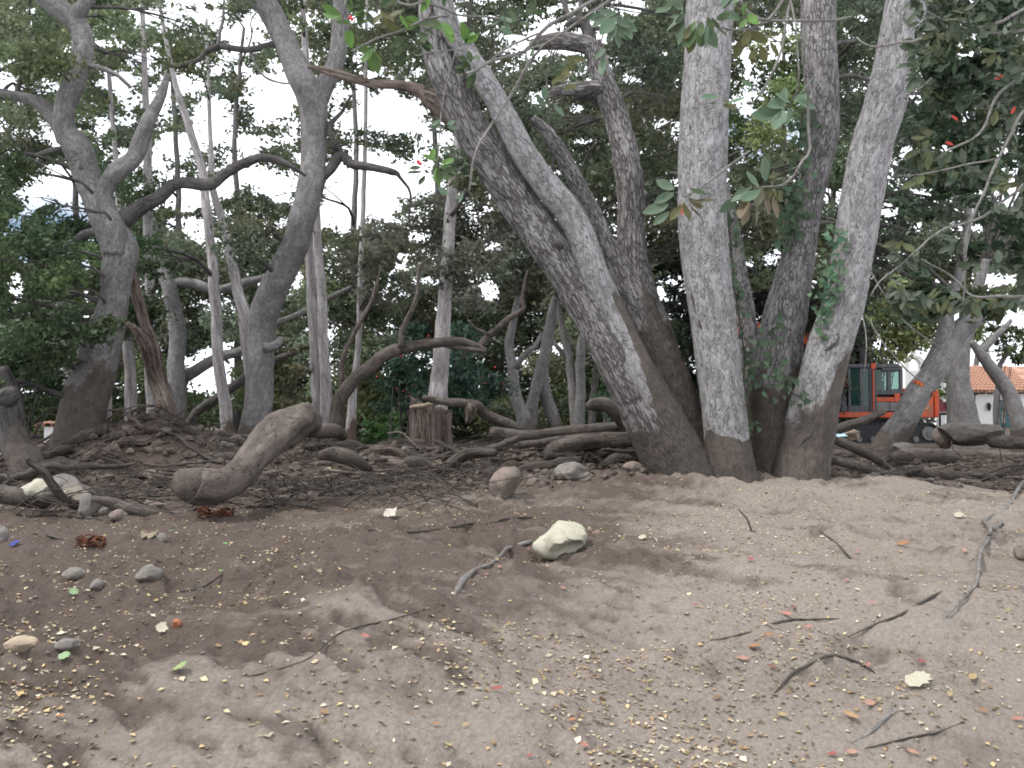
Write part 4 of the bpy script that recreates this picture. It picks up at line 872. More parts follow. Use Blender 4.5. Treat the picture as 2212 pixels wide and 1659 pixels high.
cab = part('cab', K['cabgrey'], ex, lambda m: (
    box(m, xc0, xc1 - .1, cy0 - .04, cy1 + .04, zc1 - .16, zc1, .05), box(m, X_(1905), xc1, cy0 - .02, cy1 + .02, zc1 - .26, zc1 - .1, .04),
    box(m, xc0 + .02, xc0 + .10, cy0, cy0 + .1, zd1, zc1 - .1), box(m, xc0 + .02, xc0 + .10, cy1 - .1, cy1, zd1, zc1 - .1),
    box(m, X_(1859), X_(1864), cy0 + .01, cy0 + .1, zd1, zc1 - .1), box(m, X_(1879), X_(1894), cy0 - .01, cy0 + .14, zd1, zc1 - .1),
    box(m, X_(1879), X_(1894), cy1 - .14, cy1 + .01, zd1, zc1 - .1),
    box(m, X_(1918), X_(1925), cy0, cy0 + .12, Z_(852), zc1 - .2), box(m, xc1 - .1, xc1, cy0, cy0 + .12, zd1, zc1 - .2), box(m, xc1 - .1, xc1, cy1 - .12, cy1, zd1, zc1 - .2),
    box(m, X_(1894), xc1, cy0 + .01, cy0 + .09, Z_(852), Z_(843)), box(m, xc0, xc1, cy1 - .09, cy1 - .02, zd1, Z_(850)), box(m, xc0, X_(1879), cy0 + .02, cy0 + .09, zd1, Z_(876))))
part('seat', K['black'], ex, lambda m: (box(m, X_(1868), X_(1886), -.95, -.45, Z_(866), Z_(856), .03), box(m, X_(1884), X_(1893), -.95, -.45, Z_(858), Z_(815), .03)))
def pane(x0, x1, y0, y1): part('window', K['glass'], cab, lambda m: box(m, x0, x1, cy0 + .035, cy0 + .05, y0, y1))
pane(xc0 + .1, X_(1859), Z_(876), zc1 - .16); pane(X_(1864), X_(1879), Z_(876), zc1 - .16); pane(X_(1895), X_(1918), Z_(843), zc1 - .2); pane(X_(1925), xc1 - .1, Z_(843), zc1 - .22)
part('side_panel', K['steel'], ex, lambda m: (box(m, X_(1894), X_(1921), cy0 - .01, cy0 + .07, Z_(888), Z_(869), .01), box(m, X_(1922), xc1, cy0 - .01, cy0 + .07, Z_(888), Z_(869), .01)))
part('side_panel', K['orange'], ex, lambda m: (box(m, X_(1894), X_(1932), cy0 + .0, cy0 + .07, Z_(868), Z_(858), .01), box(m, X_(1933), xc1, cy0, cy0 + .07, Z_(868), Z_(850), .01)))['label'] = 'orange panel below the cab window'
part('handrail', K['orange'], ex, lambda m: (box(m, X_(1884), X_(1887), cy0 - .09, cy0 - .05, Z_(885), Z_(800), .01), box(m, X_(1881), X_(1891), cy0 - .09, cy0 - .02, Z_(797), Z_(785), .015)))
part('counterweight', K['orange'], ex, lambda m: prism(m, [(X_(2019) + .02, zd0 - .02), (X_(2030), zd0 + .02), (X_(2031), Z_(855)), (X_(2029), Z_(843)), (X_(2024), Z_(838)), (X_(2019) + .02, Z_(838))], -1.22, 1.2, .05))
part('engine_hood', K['orange'], ex, lambda m: prism(m, [(xc1 + .02, zd0 - .02), (X_(2019) - .01, zd0 - .02), (X_(2019) - .01, Z_(837)), (X_(1995), Z_(836)), (xc1 + .02, Z_(840))], -1.21, 1.19, .04))
part('engine_hood', K['orange'], ex, lambda m: box(m, X_(1825), xc1, .3, 1.19, zd1, Z_(830), .04))
def marks(m):      # pale worn lettering on the hood, unreadable in the photograph
    def st(x0, y0, x1, y1, w=.035):
        a = np.array([X_(x0), Z_(y0)]); b = np.array([X_(x1), Z_(y1)]); t = (b - a) / np.linalg.norm(b - a); n = np.array([-t[1], t[0]]) * w / 2
        c = [a - n, b - n, b + n, a + n]; m.add(np.array([(x, -1.216, z) for x, z in c]), [[0, 1, 2, 3]])
    st(2003, 848, 2006, 854); st(2006, 848, 2003, 853); st(1999, 859, 2004, 872, .05); st(2003, 858, 2004, 872)
    for x0 in (1985, 1992):
        st(x0, 880, x0 + 4, 870); st(x0 + 4, 870, x0 + 7, 876); st(x0, 880, x0 + 5, 882)
    st(1999, 868, 2006, 874); st(2006, 874, 2005, 882); st(1999, 882, 2005, 882); st(1988, 887, 1996, 890, .03)
part('lettering', K['paper'], ex, marks)
part('exhaust_stack', K['black'], ex, lambda m: box(m, X_(1855) + .58, X_(1873) + .58, .1, .5, Z_(840), Z_(742) + .12, .07))
part('engine', K['black'], ex, lambda m: (box(m, X_(1838), X_(1872), -1.0, -.3, zd1, Z_(868), .06), box(m, X_(1845), X_(1860), -1.1, -.9, Z_(880), Z_(868), .04)))
part('step_guard', K['cabgrey'], ex, lambda m: prism(m, [(X_(1818), zd1), (X_(1838), zd1), (X_(1830), Z_(872)), (X_(1828), Z_(852)), (X_(1822), Z_(850)), (X_(1817), Z_(872))], -1.2, -.9, .03))
part('open_hatch', K['orange'], ex, lambda m: prism(m, [(X_(1827), Z_(852)), (X_(1828), Z_(812)), (X_(1835), Z_(818)), (X_(1847), Z_(842)), (X_(1845), Z_(852))], -1.05, -1.0, .01))
def arm(m, pts, ws, y0, y1):
    n = len(pts); p = np.array([(X_(x), Z_(y)) for x, y in pts]); T = np.gradient(p, axis=0); T /= np.linalg.norm(T, axis=1)[:, None]; N = np.stack([-T[:, 1], T[:, 0]], 1)
    w = np.array(ws)[:, None] / em / 2; a = p + N * w; b = p - N * w
    prism(m, [tuple(q) for q in np.concatenate([a, b[::-1]])], y0, y1, .03)
bo = part('boom', K['orange'], ex, lambda m: arm(m, [(1842, 868), (1815, 800), (1782, 750), (1745, 731), (1700, 716), (1640, 706), (1590, 706)], [24, 28, 30, 26, 22, 18, 14], .0, .3))
part('hydraulic_cylinder', K['orange'], ex, lambda m: (arm(m, [(1825, 880), (1800, 815), (1770, 768)], [8, 8, 8], -.12, -.02), arm(m, [(1785, 738), (1745, 722), (1690, 706), (1640, 694)], [6, 6, 6, 5], .08, .2)))
part('stick_arm', K['orange'], ex, lambda m: arm(m, [(1605, 690), (1590, 720), (1576, 800), (1570, 880)], [12, 18, 16, 10], .02, .28))
part('bucket', K['black'], ex, lambda m: prism(m, [(X_(1562), Z_(880)), (X_(1585), Z_(884)), (X_(1600), Z_(910)), (X_(1592), Z_(935)), (X_(1572), Z_(948)), (X_(1552), Z_(944)), (X_(1566), Z_(925))], -.35, .65, .02))
for o in ex.children:
    if o.name.split('.')[0] in ('boom', 'hydraulic_cylinder', 'stick_arm', 'bucket'): o.location.x += .44; o.location.z += .09
# dark red machine beyond the counterweight
rp = P(2045, 935, 36.0); rz = float(ground(rp[0], rp[1])); rm = F / 36
rd = empty('trailer', (rp[0], rp[1], rz), 'dark red trailer frame partly hidden behind the counterweight and trunk', 'trailer')
def rzv(y): return 1.1 - (y - 892) / rm - rz
part('bed', K['red'], rd, lambda m: (box(m, -20 / rm, 26 / rm, 0, 1.2, rzv(890), rzv(868), .02), box(m, -20 / rm, -8 / rm, 0, 1.2, rzv(868), rzv(861), .02), box(m, -2 / rm, 2 / rm, -.05, 0, rzv(880), rzv(870))))
part('frame', K['black'], rd, lambda m: (box(m, -18 / rm, 24 / rm, .1, 1.1, rzv(897), rzv(891)), box(m, -12 / rm, -9 / rm, .1, .2, -.1, rzv(897)), box(m, 8 / rm, 11 / rm, .1, .2, -.1, rzv(897))))
for xw in (-14, 14):
    part('wheel', K['black'], rd, lambda m: prism(m, [((xw + 9 * math.cos(t)) / rm, .17 + 9 / rm * math.sin(t)) for t in np.linspace(0, 2 * math.pi, 16, endpoint=False)], -.1, .12, .02))
part('guard', K['whitep'], rd, lambda m: box(m, 1 / rm, 6 / rm, -.12, -.06, rzv(882), rzv(866)))
# stake by the house
sp, sd_ = P(2198, 921, 30.0), 30
stk = empty('marker_stake', (sp[0], sp[1], float(ground(sp[0], sp[1]))), 'thin pale marker stake with yellow bands near the teal door', 'stake')
part('post', K['whitep'], stk, lambda m: box(m, -.035, .035, -.02, .02, -.1, .95, .005))
for z in (.18, .42): part('band', K['yellow'], stk, lambda m: box(m, -.11, .0, -.035, .03, z, z + .18, .01))

# ------------------------------------------------------------------ logs, sticks, stump
def ground_path(rows, lift=0.5):
    out = []
    for x, y, w in rows:
        q, d = G(x, y); r = M(w / 2, d); out.append([q[0], q[1], q[2] + r * lift, r])
    return np.array(out)
def lying(name, label, cat, rows, mat, segs=12, lump=0.1, d=None, dz=None, lift=0.5, group=None, sd=1, ridge=0.0, step=0.05, forks=()):
    mb = MB(); pts = ground_path(rows, lift) if d is None else stempts(rows, d, None, 0, 0, dz)
    tube(mb, pts, segs, step, lump, 3, ridge, sd, kink=.12)
    o0 = pts[len(pts) // 2, :3]
    for fr in forks: tube(mb, ground_path(fr, lift) if d is None else stempts(fr, d, None, 0, 0, dz), max(5, segs - 3), step, lump, 3, ridge, sd + 1)
    return tag(mb.build(name, K[mat], None, True, ('bco', 'mud'), o0), label, cat, group)

fl = lying('fallen_log', 'thickest fallen log, mud-coated and bent, its sawn end on the soil', 'log', [(404, 1043, 66), (412, 1044, 76), (440, 1050, 80), (480, 1047, 68), (515, 1023, 66), (545, 985, 70), (575, 952, 74), (605, 928, 74), (632, 915, 70), (650, 908, 68), (664, 912, 60), (672, 918, 44)], 'log_pale', 40, 0.24, 9.3, [-1.5, -1.3, -.6, .1, .9], sd=3, ridge=0.01, step=0.03)
root = fl
mb = MB(); tube(mb, stempts([(588, 893, 8), (594, 905, 16), (606, 925, 26), (612, 935, 30)], 9.85), 12, .03, .1); o = mb.build('branch_stub', K['log'], fl)
o.matrix_parent_inverse = Matrix.Translation(fl.location).inverted()
mb = MB(); tube(mb, stempts([(622, 942, 20), (628, 948, 30), (634, 956, 26)], 9.75), 12, .03, .15); o = mb.build('knot', K['darkbranch'], fl); o.matrix_parent_inverse = Matrix.Translation(fl.location).inverted()
for row in (
    ('fallen_log', 'broken branch running from the stump top down to the right', [(914, 858, 10), (930, 862, 14), (970, 868, 17), (1027, 875, 21), (1047, 895, 23), (1104, 919, 21), (1128, 928, 14)], 'log', 14, 13.2),
    ('fallen_log', 'long muddy log lying level behind the pile at the pale leaning stem', [(1062, 930, 16), (1070, 933, 24), (1104, 939, 27), (1137, 942, 25), (1237, 932, 26), (1337, 925, 27), (1410, 922, 25)], 'log', 18, 13.0),
    ('fallen_log', 'slim pole-like log at the front of the pile', [(1018, 978, 10), (1050, 972, 14), (1104, 965, 15), (1220, 948, 15), (1275, 942, 12)], 'log', 14, 12.4),
    ('fallen_log', 'stout dark log resting against the pale leaning stem, end towards the rocks', [(1183, 977, 22), (1190, 975, 30), (1214, 968, 36), (1270, 956, 36), (1370, 947, 36), (1440, 945, 32)], 'log', 22, 11.7),
    ('root_mass', 'upturned knobbly root lump on top of the log pile', [(1268, 878, 14), (1280, 874, 26), (1304, 872, 30), (1324, 885, 30), (1347, 918, 26), (1360, 940, 20)], 'log', 16, 12.8),
    ('fallen_log', 'thin log lowest in the pile beside the leaning stem', [(1300, 972, 6), (1317, 973, 9), (1424, 980, 11)], 'stick', 10, 11.2),
    ('fallen_log', 'level log lying behind the fallen log between the mud heap and forked oak', [(420, 1000, 24), (450, 995, 30), (490, 994, 30), (520, 990, 26)], 'log', 16, 12.2),
    ('fallen_log', 'low muddy log leading right from the thickest fallen log', [(655, 935, 22), (690, 930, 30), (725, 930, 28), (742, 945, 20)], 'log', 16, 12.4),
    ('fallen_log', 'flat weathered timber on the soil right of the dark hollow', [(690, 985, 18), (720, 980, 32), (755, 988, 32), (785, 1005, 22), (800, 1012, 12)], 'log', 16, 10.6),
    ('fallen_log', 'brown log half buried under the white stone at the left edge', [(-40, 1060, 40), (0, 1068, 42), (52, 1078, 38), (98, 1086, 28), (108, 1088, 18)], 'log', 22, 8.3),
    ('fallen_log', 'pale tapering log pointing right below the mottled stones', [(200, 1076, 12), (240, 1089, 24), (270, 1101, 30), (330, 1110, 31), (366, 1118, 26), (372, 1119, 16)], 'log', 18, 7.9),
    ('fallen_branch', 'thick diagonal branch propped over the stones at left', [(58, 990, 8), (64, 998, 12), (95, 1019, 17), (118, 1052, 19), (144, 1084, 15), (165, 1099, 8)], 'stick', 14, 8.1),
    ('fallen_branch', 'dark diagonal branch across the excavator tracks', [(1780, 948, 18), (1795, 938, 22), (1848, 914, 20), (1900, 895, 14), (1912, 890, 6)], 'stick', 14, 16.0),
    ('fallen_log', 'curved dark log right of the oak base, pointing to the leaning tree', [(1780, 945, 12), (1810, 952, 18), (1875, 982, 22), (1905, 1002, 18), (1922, 1014, 10)], 'log', 14, 12.6),
    ('fallen_log', 'short dark log touching the oak base on its right', [(1778, 985, 14), (1800, 993, 18), (1850, 1006, 18), (1872, 1012, 10)], 'log', 14, 11.6),
    ('fallen_log', 'rotten splintered log lying nearest on the right side', [(1950, 1012, 10), (1965, 1016, 26), (2010, 1023, 28), (2070, 1030, 26), (2120, 1036, 22), (2140, 1040, 10)], 'log', 18, 12.4),
    ('fallen_log', 'broad dark log behind the rotten splintered log', [(1925, 990, 18), (1960, 985, 32), (2020, 984, 36), (2060, 988, 24)], 'log', 16, 14.5),
    ('fallen_log', 'rounded pale log at the right edge below the big block', [(2138, 957, 14), (2150, 956, 24), (2200, 956, 26), (2270, 956, 26)], 'log', 16, 18.0)):
    nm, lb, rows, mt_, sg, d = row; lying(nm, lb, 'log' if 'log' in nm else ('root' if 'root' in nm else 'branch'), rows, mt_, sg, 0.16, d, [0, .1, .35], sd=hash(lb) % 7 + 1 if False else len(lb) % 9 + 1, ridge=0.008)
def hang(m): pass
lying('bark_strip', 'slab of torn bark hanging from the branch beside the stump', 'bark', [(1020, 872, 18), (1017, 885, 26), (1015, 900, 20), (1010, 915, 10)], 'dead', 8, 0.2, 13.1, None, sd=4)
for nm, lb, rows, mt_, sg, fk in (
    ('stick', 'knobbly grey-ended stick pointing at the cream boulder', [(983, 1287, 6), (988, 1275, 15), (1000, 1256, 17), (1030, 1238, 10), (1065, 1218, 8), (1100, 1200, 11), (1150, 1178, 10)], 'twig', 10, ()),
    ('root', 'long thin root snaking across the soil behind the cream boulder', [(745, 1152, 4), (800, 1148, 7), (880, 1150, 8), (950, 1145, 8), (1020, 1140, 8), (1060, 1129, 9), (1110, 1123, 8), (1150, 1130, 4)], 'stick', 8, ()),
    ('twig', 'pale crooked lichen-grey twig at the right edge of the clearing', [(2250, 1020, 7), (2212, 1045, 9), (2175, 1097, 9), (2128, 1124, 11), (2138, 1154, 11), (2135, 1177, 10), (2118, 1200, 10), (2112, 1247, 9), (2101, 1274, 7), (2041, 1337, 5), (2015, 1387, 3)], 'twig', 8, ([(2138, 1154, 8), (2150, 1143, 8), (2165, 1136, 7)],)),
    ('root', 'dark root slanting down-left from the pale crooked twig', [(2090, 1273, 4), (2025, 1288, 8), (1941, 1330, 10), (1891, 1357, 8), (1832, 1386, 3)], 'stick', 8, ()),
    ('root', 'dark half-buried root beside the pink leaves in the right foreground', [(1535, 1391, 3), (1608, 1374, 6), (1691, 1345, 9), (1741, 1341, 9), (1812, 1337, 3)], 'stick', 8, ()),
    ('root', 'bent dark root rising like a hump in the right foreground', [(1672, 1506, 4), (1708, 1464, 9), (1758, 1444, 8), (1801, 1419, 9), (1850, 1440, 8), (1892, 1466, 4)], 'stick', 8, ()),
    ('twig', 'short forked grey twig below the cream sycamore leaf', [(1838, 1616, 4), (1875, 1590, 10), (1921, 1550, 11), (1948, 1539, 5)], 'twig', 8, ([(1921, 1550, 7), (1925, 1530, 5), (1918, 1512, 3)],)),
    ('twig', 'thin dark twig lowest at the right, under the forked grey twig', [(1868, 1618, 3), (1975, 1611, 6), (2030, 1590, 6), (2084, 1559, 3)], 'stick', 7, ()),
    ('twig', 'thin brown twig lying right of the boulder, near the oak', [(1769, 1149, 2), (1805, 1175, 4), (1838, 1210, 6)], 'stick', 6, ()),
    ('stick', 'long dark stick in front of the stones at the left edge', [(60, 1119, 5), (100, 1117, 9), (139, 1117, 10), (208, 1125, 9), (246, 1135, 4)], 'stick', 8, ()),
    ('stick', 'short dark stick leading to the rusty bark at left', [(64, 1154, 3), (104, 1162, 7), (152, 1171, 4)], 'stick', 7, ()),
    ('stick', 'forked dark stick on the soil below the stones in the left half', [(368, 1281, 3), (400, 1278, 8), (437, 1272, 9), (480, 1256, 5), (515, 1243, 3)], 'stick', 7, ()),
    ('root', 'long buried root line crossing the middle of the left foreground', [(533, 1462, 3), (600, 1446, 6), (667, 1425, 7), (737, 1373, 6), (837, 1345, 5), (905, 1329, 3)], 'stick', 7, ()),
    ('twig', 'curled pale bark strip standing in the centre foreground', [(955, 1466, 2), (962, 1480, 4), (961, 1500, 4), (950, 1518, 2)], 'twig', 6, ())):
    lying(nm, lb, nm, [(x, y, w * (.72 if nm == 'root' else .85)) for x, y, w in rows], mt_, sg, 0.2, None, None, 0.0 if nm == 'root' else 0.25, None, len(lb) % 11 + 1, 0, 0.025, fk)
q, d = G(1625, 1150); mb = MB(); tube(mb, np.array([[q[0], q[1], q[2] - .05, .008], [q[0] - .03, q[1], q[2] + .07, .007], [q[0] - .10, q[1] + .02, q[2] + .17, .004]]), 6, .03, .1); tag(mb.build('twig', K['stick']), 'small black twig poking up from the soil before the oak', 'twig')

# stump
sx = P(930, 955, 14.3); sz = float(ground(sx[0], sx[1])) - .1
stump = empty('tree_stump', (sx[0], sx[1], sz + .1), 'broken reddish brown stump with fluted sides and a ragged slanted top', 'stump')
mb = MB(); rS = M(44, 14.3); hS = 1.1 - (880 - 892) / F * 14.3 - sz; n, hN = 44, 26; v = []; bc = []
for i in range(hN):
    t = i / (hN - 1)
    for k in range(n):
        a = 2 * math.pi * k / n; fl_ = 1 + .35 * (1 - t) ** 3 + .10 * math.sin(a * 9 + 1) + .06 * math.sin(a * 17)
        zz = t * (hS - .12 * math.cos(a) + .06 * math.sin(a * 5) + .05 * math.sin(a * 13)); v.append((sx[0] + rS * fl_ * math.cos(a) * .95, sx[1] + rS * fl_ * math.sin(a), sz + zz)); bc.append((rS * math.cos(a), rS * math.sin(a), zz))
v.append((sx[0], sx[1], sz + hS - .08)); bc.append((0, 0, hS)); i = np.arange(n * hN).reshape(hN, n); j = np.roll(i, -1, 1)
mb.add(np.array(v), np.stack([i[:-1], j[:-1], j[1:], i[1:]], -1).reshape(-1, 4), np.stack([i[-1], j[-1], np.full(n, n * hN)], -1), np.array(bc))
mb.build('trunk', K['dead'], stump)
mb = MB()
for k in range(5):
    a = math.pi + k * .8 - .3; e = np.array([sx[0] + math.cos(a) * .75, sx[1] + math.sin(a) * .6, 0]); e[2] = ground(e[0], e[1]); tube(mb, np.array([[sx[0] + math.cos(a) * rS * .8, sx[1] + math.sin(a) * rS * .8, sz + .25, .08], [(sx[0] + e[0]) / 2 + .1 * math.cos(a), (sx[1] + e[1]) / 2, sz + .12, .06], [*e, .02]]), 8, .05, .15, 3)
    mb.build('root', K['dead'], stump); mb = MB()
mb = MB(); tube(mb, stempts([(886, 881, 6), (892, 879, 9), (915, 878, 10), (945, 872, 9), (955, 868, 5)], 13.9), 8, .04, .2); mb.build('splintered_rim', K['splitwood'], stump)

# ------------------------------------------------------------------ rocks
def rock(label, x0, x1, y0, y1, mat, d=None, sd=1, name='rock', cat='rock', jag=0.14, dep=0.8, tilt=0.0, cuts=5, foot=None, sink=0.3, dent=None, shear=0.0):
    q, dd = G((x0 + x1) / 2, y1) if d is None else (None, d)
    if d is not None: q = P((x0 + x1) / 2, y1, d)
    w, h = M(x1 - x0, dd) / 2, M(y1 - y0, dd) / 2
    bm = bmesh.new(); bmesh.ops.create_icosphere(bm, subdivisions=4, radius=1)
    co = np.array([v.co[:] for v in bm.verts]); r_ = np.random.default_rng(sd)
    for _ in range(cuts):
        n = r_.normal(size=3); n /= np.linalg.norm(n); dd_ = r_.uniform(.62, .85); s = co @ n; co = co - np.outer(np.maximum(0, s - dd_) * .97, n)
    co = co * (1 + jag * fbm(co * 1.3 + sd, sd, 3)[:, None] + .02 * fbm(co * 9, sd, 2)[:, None])
    if dent:
        for dx, dy, dz_, rr, amt in dent:
            e = np.exp(-(((co - np.array([dx, dy, dz_])) ** 2).sum(1)) / rr ** 2); co = co + np.outer(e, np.array([0, amt, amt * .25]))
    co = co / np.abs(co).max(0); co *= np.array([w, w * dep, h * (1 + sink)])
    if tilt:
        c, s = math.cos(tilt), math.sin(tilt); co = co @ np.array([[c, 0, s], [0, 1, 0], [-s, 0, c]])
    if shear: co[:, 0] = co[:, 0] * .95 + shear * co[:, 2] * (w / h) * .55
    mb = MB(); t = np.array([[v.index for v in f.verts] for f in bm.faces]); bm.free(); mb.add(co, None, t)
    o = mb.build(name, K[mat], None, True, ()); o.data.set_sharp_from_angle(angle=math.radians(32)); o.location = (q[0], q[1] + w * dep * .4, q[2] + h * (1 - sink)); return tag(o, label, cat)
rock('cream boulder with a dark hollow, alone on the bare soil in the centre', 1150, 1277, 1130, 1200, 'rock_white', sd=6, jag=.2, cuts=8, sink=.22, dent=[(.25, -.75, -.25, .38, .55), (.6, -.7, -.4, .35, .45), (-.05, -.8, 0, .2, .25)])
rock('tall brownish stone leaning right, in front of the log pile', 1052, 1127, 1012, 1080, 'rock_brown', sd=12, cuts=7, shear=.55)
rock('rounded grey stone between the tall stone and the oak base', 1197, 1278, 1000, 1036, 'rock_grey', sd=7)
rock('low brown stone nearest the oak base, left of it', 1345, 1390, 1003, 1026, 'rock_brown', sd=8)
rock('white stone with a muddy lower edge on the brown log at left', 36, 112, 1031, 1072, 'rock_white', 8.4, sd=11, cuts=8, jag=.15)
rock('mottled grey stone with a cream patch behind the diagonal branch', 125, 202, 1034, 1084, 'rock_patch', 8.7, sd=13)
rock('grey hump of stone behind the mottled stone', 98, 170, 1024, 1075, 'rock_grey', 9.2, sd=14)
rock('upright grey slab at the foot of the diagonal branch', 163, 210, 1063, 1106, 'rock_grey', 8.0, sd=15, cuts=8)
rock('flat small stone under the pale tapering log', 203, 241, 1100, 1116, 'rock_grey', sd=16)
rock('dark round stone beneath the pale tapering log', 232, 276, 1106, 1130, 'rock_brown', sd=17)
rock('smooth brown stone right of the pale tapering log top', 302, 358, 1084, 1106, 'rock_brown', sd=18)
rock('grey wedge of stone cut off by the left edge', -40, 14, 1138, 1176, 'rock_grey', sd=19)
rock('flat grey stone, left one of three on the left foreground soil', 130, 184, 1229, 1257, 'rock_grey', sd=20)
rock('small round grey stone between two longer stones at left', 192, 222, 1251, 1278, 'rock_grey', sd=21)
rock('long tilted grey stone, right one of three on the left foreground soil', 286, 350, 1228, 1261, 'rock_grey', sd=22, tilt=.25)
rock('small square grey stone beside a fallen green leaf at left', 336, 362, 1154, 1173, 'rock_grey', sd=23)
rock('yellowish tan stone at the left edge of the foreground', 2, 75, 1376, 1407, 'rock_tan', sd=24)
rock('flat pale grey stone right of the yellowish tan stone', 116, 172, 1382, 1406, 'rock_grey', sd=25)
rock('brown stone cut off by the right edge of the clearing', 2196, 2240, 1188, 1222, 'rock_brown', sd=26)
rock('small terracotta coloured pebble in the left foreground', 369, 394, 1337, 1355, 'terra', sd=27)
rock('small tan cobble in the shade beside the flat timber', 700, 716, 1012, 1030, 'rock_tan', sd=28)
rock('huge flat-topped grey block at right, below the fluted trunk', 2040, 2170, 908, 952, 'rock_dark', 20.0, sd=29, cuts=9, jag=.1, name='boulder', cat='boulder')
rock('rough brown boulder end left of the huge flat block', 2020, 2072, 915, 958, 'rock_brown', 20.5, sd=30, name='boulder', cat='boulder')
rock('pale torn cardboard-coloured block beside the oak base on the right', 1822, 1860, 921, 945, 'rock_tan', 17.0, sd=31, cuts=9, name='rubble_block', cat='rubble')
rock('grey rubble lump in front of the excavator track', 1930, 1975, 955, 978, 'rock_dark', 15.5, sd=32)
# scraps
def scrap(name, label, cat, x0, x1, y0, y1, mat, sd, d=None):
    q, dd = G((x0 + x1) / 2, y1) if d is None else (P((x0 + x1) / 2, y1, d), d)
    w, h = M(x1 - x0, dd), M(y1 - y0, dd) * 1.6; r_ = np.random.default_rng(sd); n = 9; v = []
    for i in range(n):
        for j in range(n):
            u, t = i / (n - 1) - .5, j / (n - 1) - .5; k = 1 + .10 * r_.normal() * (abs(u) > .45 or abs(t) > .45); v.append((u * w * k, t * h * k, .02 + .05 * w * r_.normal() + abs(u) * w * .12 + (t + .5) * h * .3))
    v = np.array(v); i = np.arange(n * n).reshape(n, n); qd = np.stack([i[:-1, :-1], i[1:, :-1], i[1:, 1:], i[:-1, 1:]], -1).reshape(-1, 4); N = len(v); v2 = v - np.array([0, 0, .008])
    e = np.concatenate([i[0, :-1], i[:-1, -1], i[-1, 1:][::-1], i[1:, 0][::-1]]); f = np.roll(e, -1)
    mb = MB(); mb.add(np.concatenate([v, v2]), np.concatenate([qd, qd[:, ::-1] + N, np.stack([e, f, f + N, e + N], -1)])); o = mb.build(name, K[mat], None, False, ()); o.location = (q[0], q[1] + h / 2, q[2]); return tag(o, label, cat)
scrap('plastic_scrap', 'crumpled pale blue plastic scrap right of the oak base', 'scrap', 1803, 1830, 936, 945, 'bluep', 1, 15.5)
scrap('plastic_scrap', 'tiny deep blue plastic scrap near the left edge', 'scrap', 19, 30, 1176, 1190, 'blue', 2)
scrap('wood_splinter', 'cream and yellow split wood lying on the debris bank', 'wood', 898, 952, 990, 1022, 'splitwood', 3)
scrap('wood_splinter', 'small pale chip of wood right of the yellow split wood', 'wood', 964, 985, 1012, 1022, 'splitwood', 4)
scrap('wood_splinter', 'whitish torn flake on the soil left of the cream boulder', 'wood', 828, 852, 1098, 1122, 'paper', 5)
def fibres(label, x0, x1, y0, y1, n, sd):
    r_ = np.random.default_rng(sd); mb = MB(); o0 = None
    for k in range(n):
        xa = r_.uniform(x0, x1); xb = float(np.clip(xa + r_.uniform(.25, .6) * (x1 - x0) * r_.choice([-1, 1]), x0, x1)); ya = r_.uniform(y0, y1); yb = ya + r_.uniform(-.3, .3) * (y1 - y0)
        pa, d_ = G(xa, ya); pb, _ = G(xb, yb); o0 = pa if o0 is None else o0; w = M(r_.uniform(1.2, 3.5), d_)
        tube(mb, np.array([[*(pa + [0, 0, .01]), w * .6], [*((pa + pb) / 2 + np.array([0, 0, r_.uniform(.01, .06)])), w], [*(pb + [0, 0, .01]), w * .4]]), 5, .04, .4, 9, 0, k)
    tag(mb.build('bark_piece', K['rust'], None, True, (), o0), label, 'bark')
fibres('rusty red bark fibres under the sawn end of the thickest log', 425, 505, 1108, 1122, 26, 6)
fibres('rusty red bark fibres at the end of the short dark stick', 158, 228, 1174, 1188, 20, 7)
scrap('bark_piece', 'pale pinkish bark chip beside the small square stone', 'bark', 300, 332, 1160, 1172, 'splitwood', 8)

# orange paint on the leaning tree
R1 = [t for t in TREES if 'orange paint' in t['root']['label']][0]
def patch(cx, cy_, w, h, rows_t, sd):
    mb = MB(); n = 10; pth = R1['path']; q = P(cx, cy_, 17.5); k = int(np.argmin(np.linalg.norm(pth[:160, :3] - q, axis=1))); c = pth[k]
    T = pth[k + 1, :3] - pth[k - 1, :3]; T /= np.linalg.norm(T); toc = np.array([0, -1.0, 0]); toc -= T * np.dot(toc, T); toc /= np.linalg.norm(toc); sd_ = np.cross(T, toc)
    v = []; r_ = np.random.default_rng(sd)
    for i in range(n):
        for j in range(n):
            a = rows_t[0] + (rows_t[1] - rows_t[0]) * i / (n - 1); s = (j / (n - 1) - .5) * h * (1 + .5 * math.sin(i * 1.3 + sd)); v.append(c[:3] + (toc * math.cos(a) + sd_ * math.sin(a)) * (c[3] * 1.085) + T * s)
    i = np.arange(n * n).reshape(n, n); mb.add(np.array(v), np.stack([i[:-1, :-1], i[1:, :-1], i[1:, 1:], i[:-1, 1:]], -1).reshape(-1, 4)); mb.build('paint_mark', K['paint'], R1['root'], True, ())
patch(1985, 838, 0, .10, (-1.2, -.5), 1); patch(1985, 838, 0, .07, (.4, 1.2), 2)

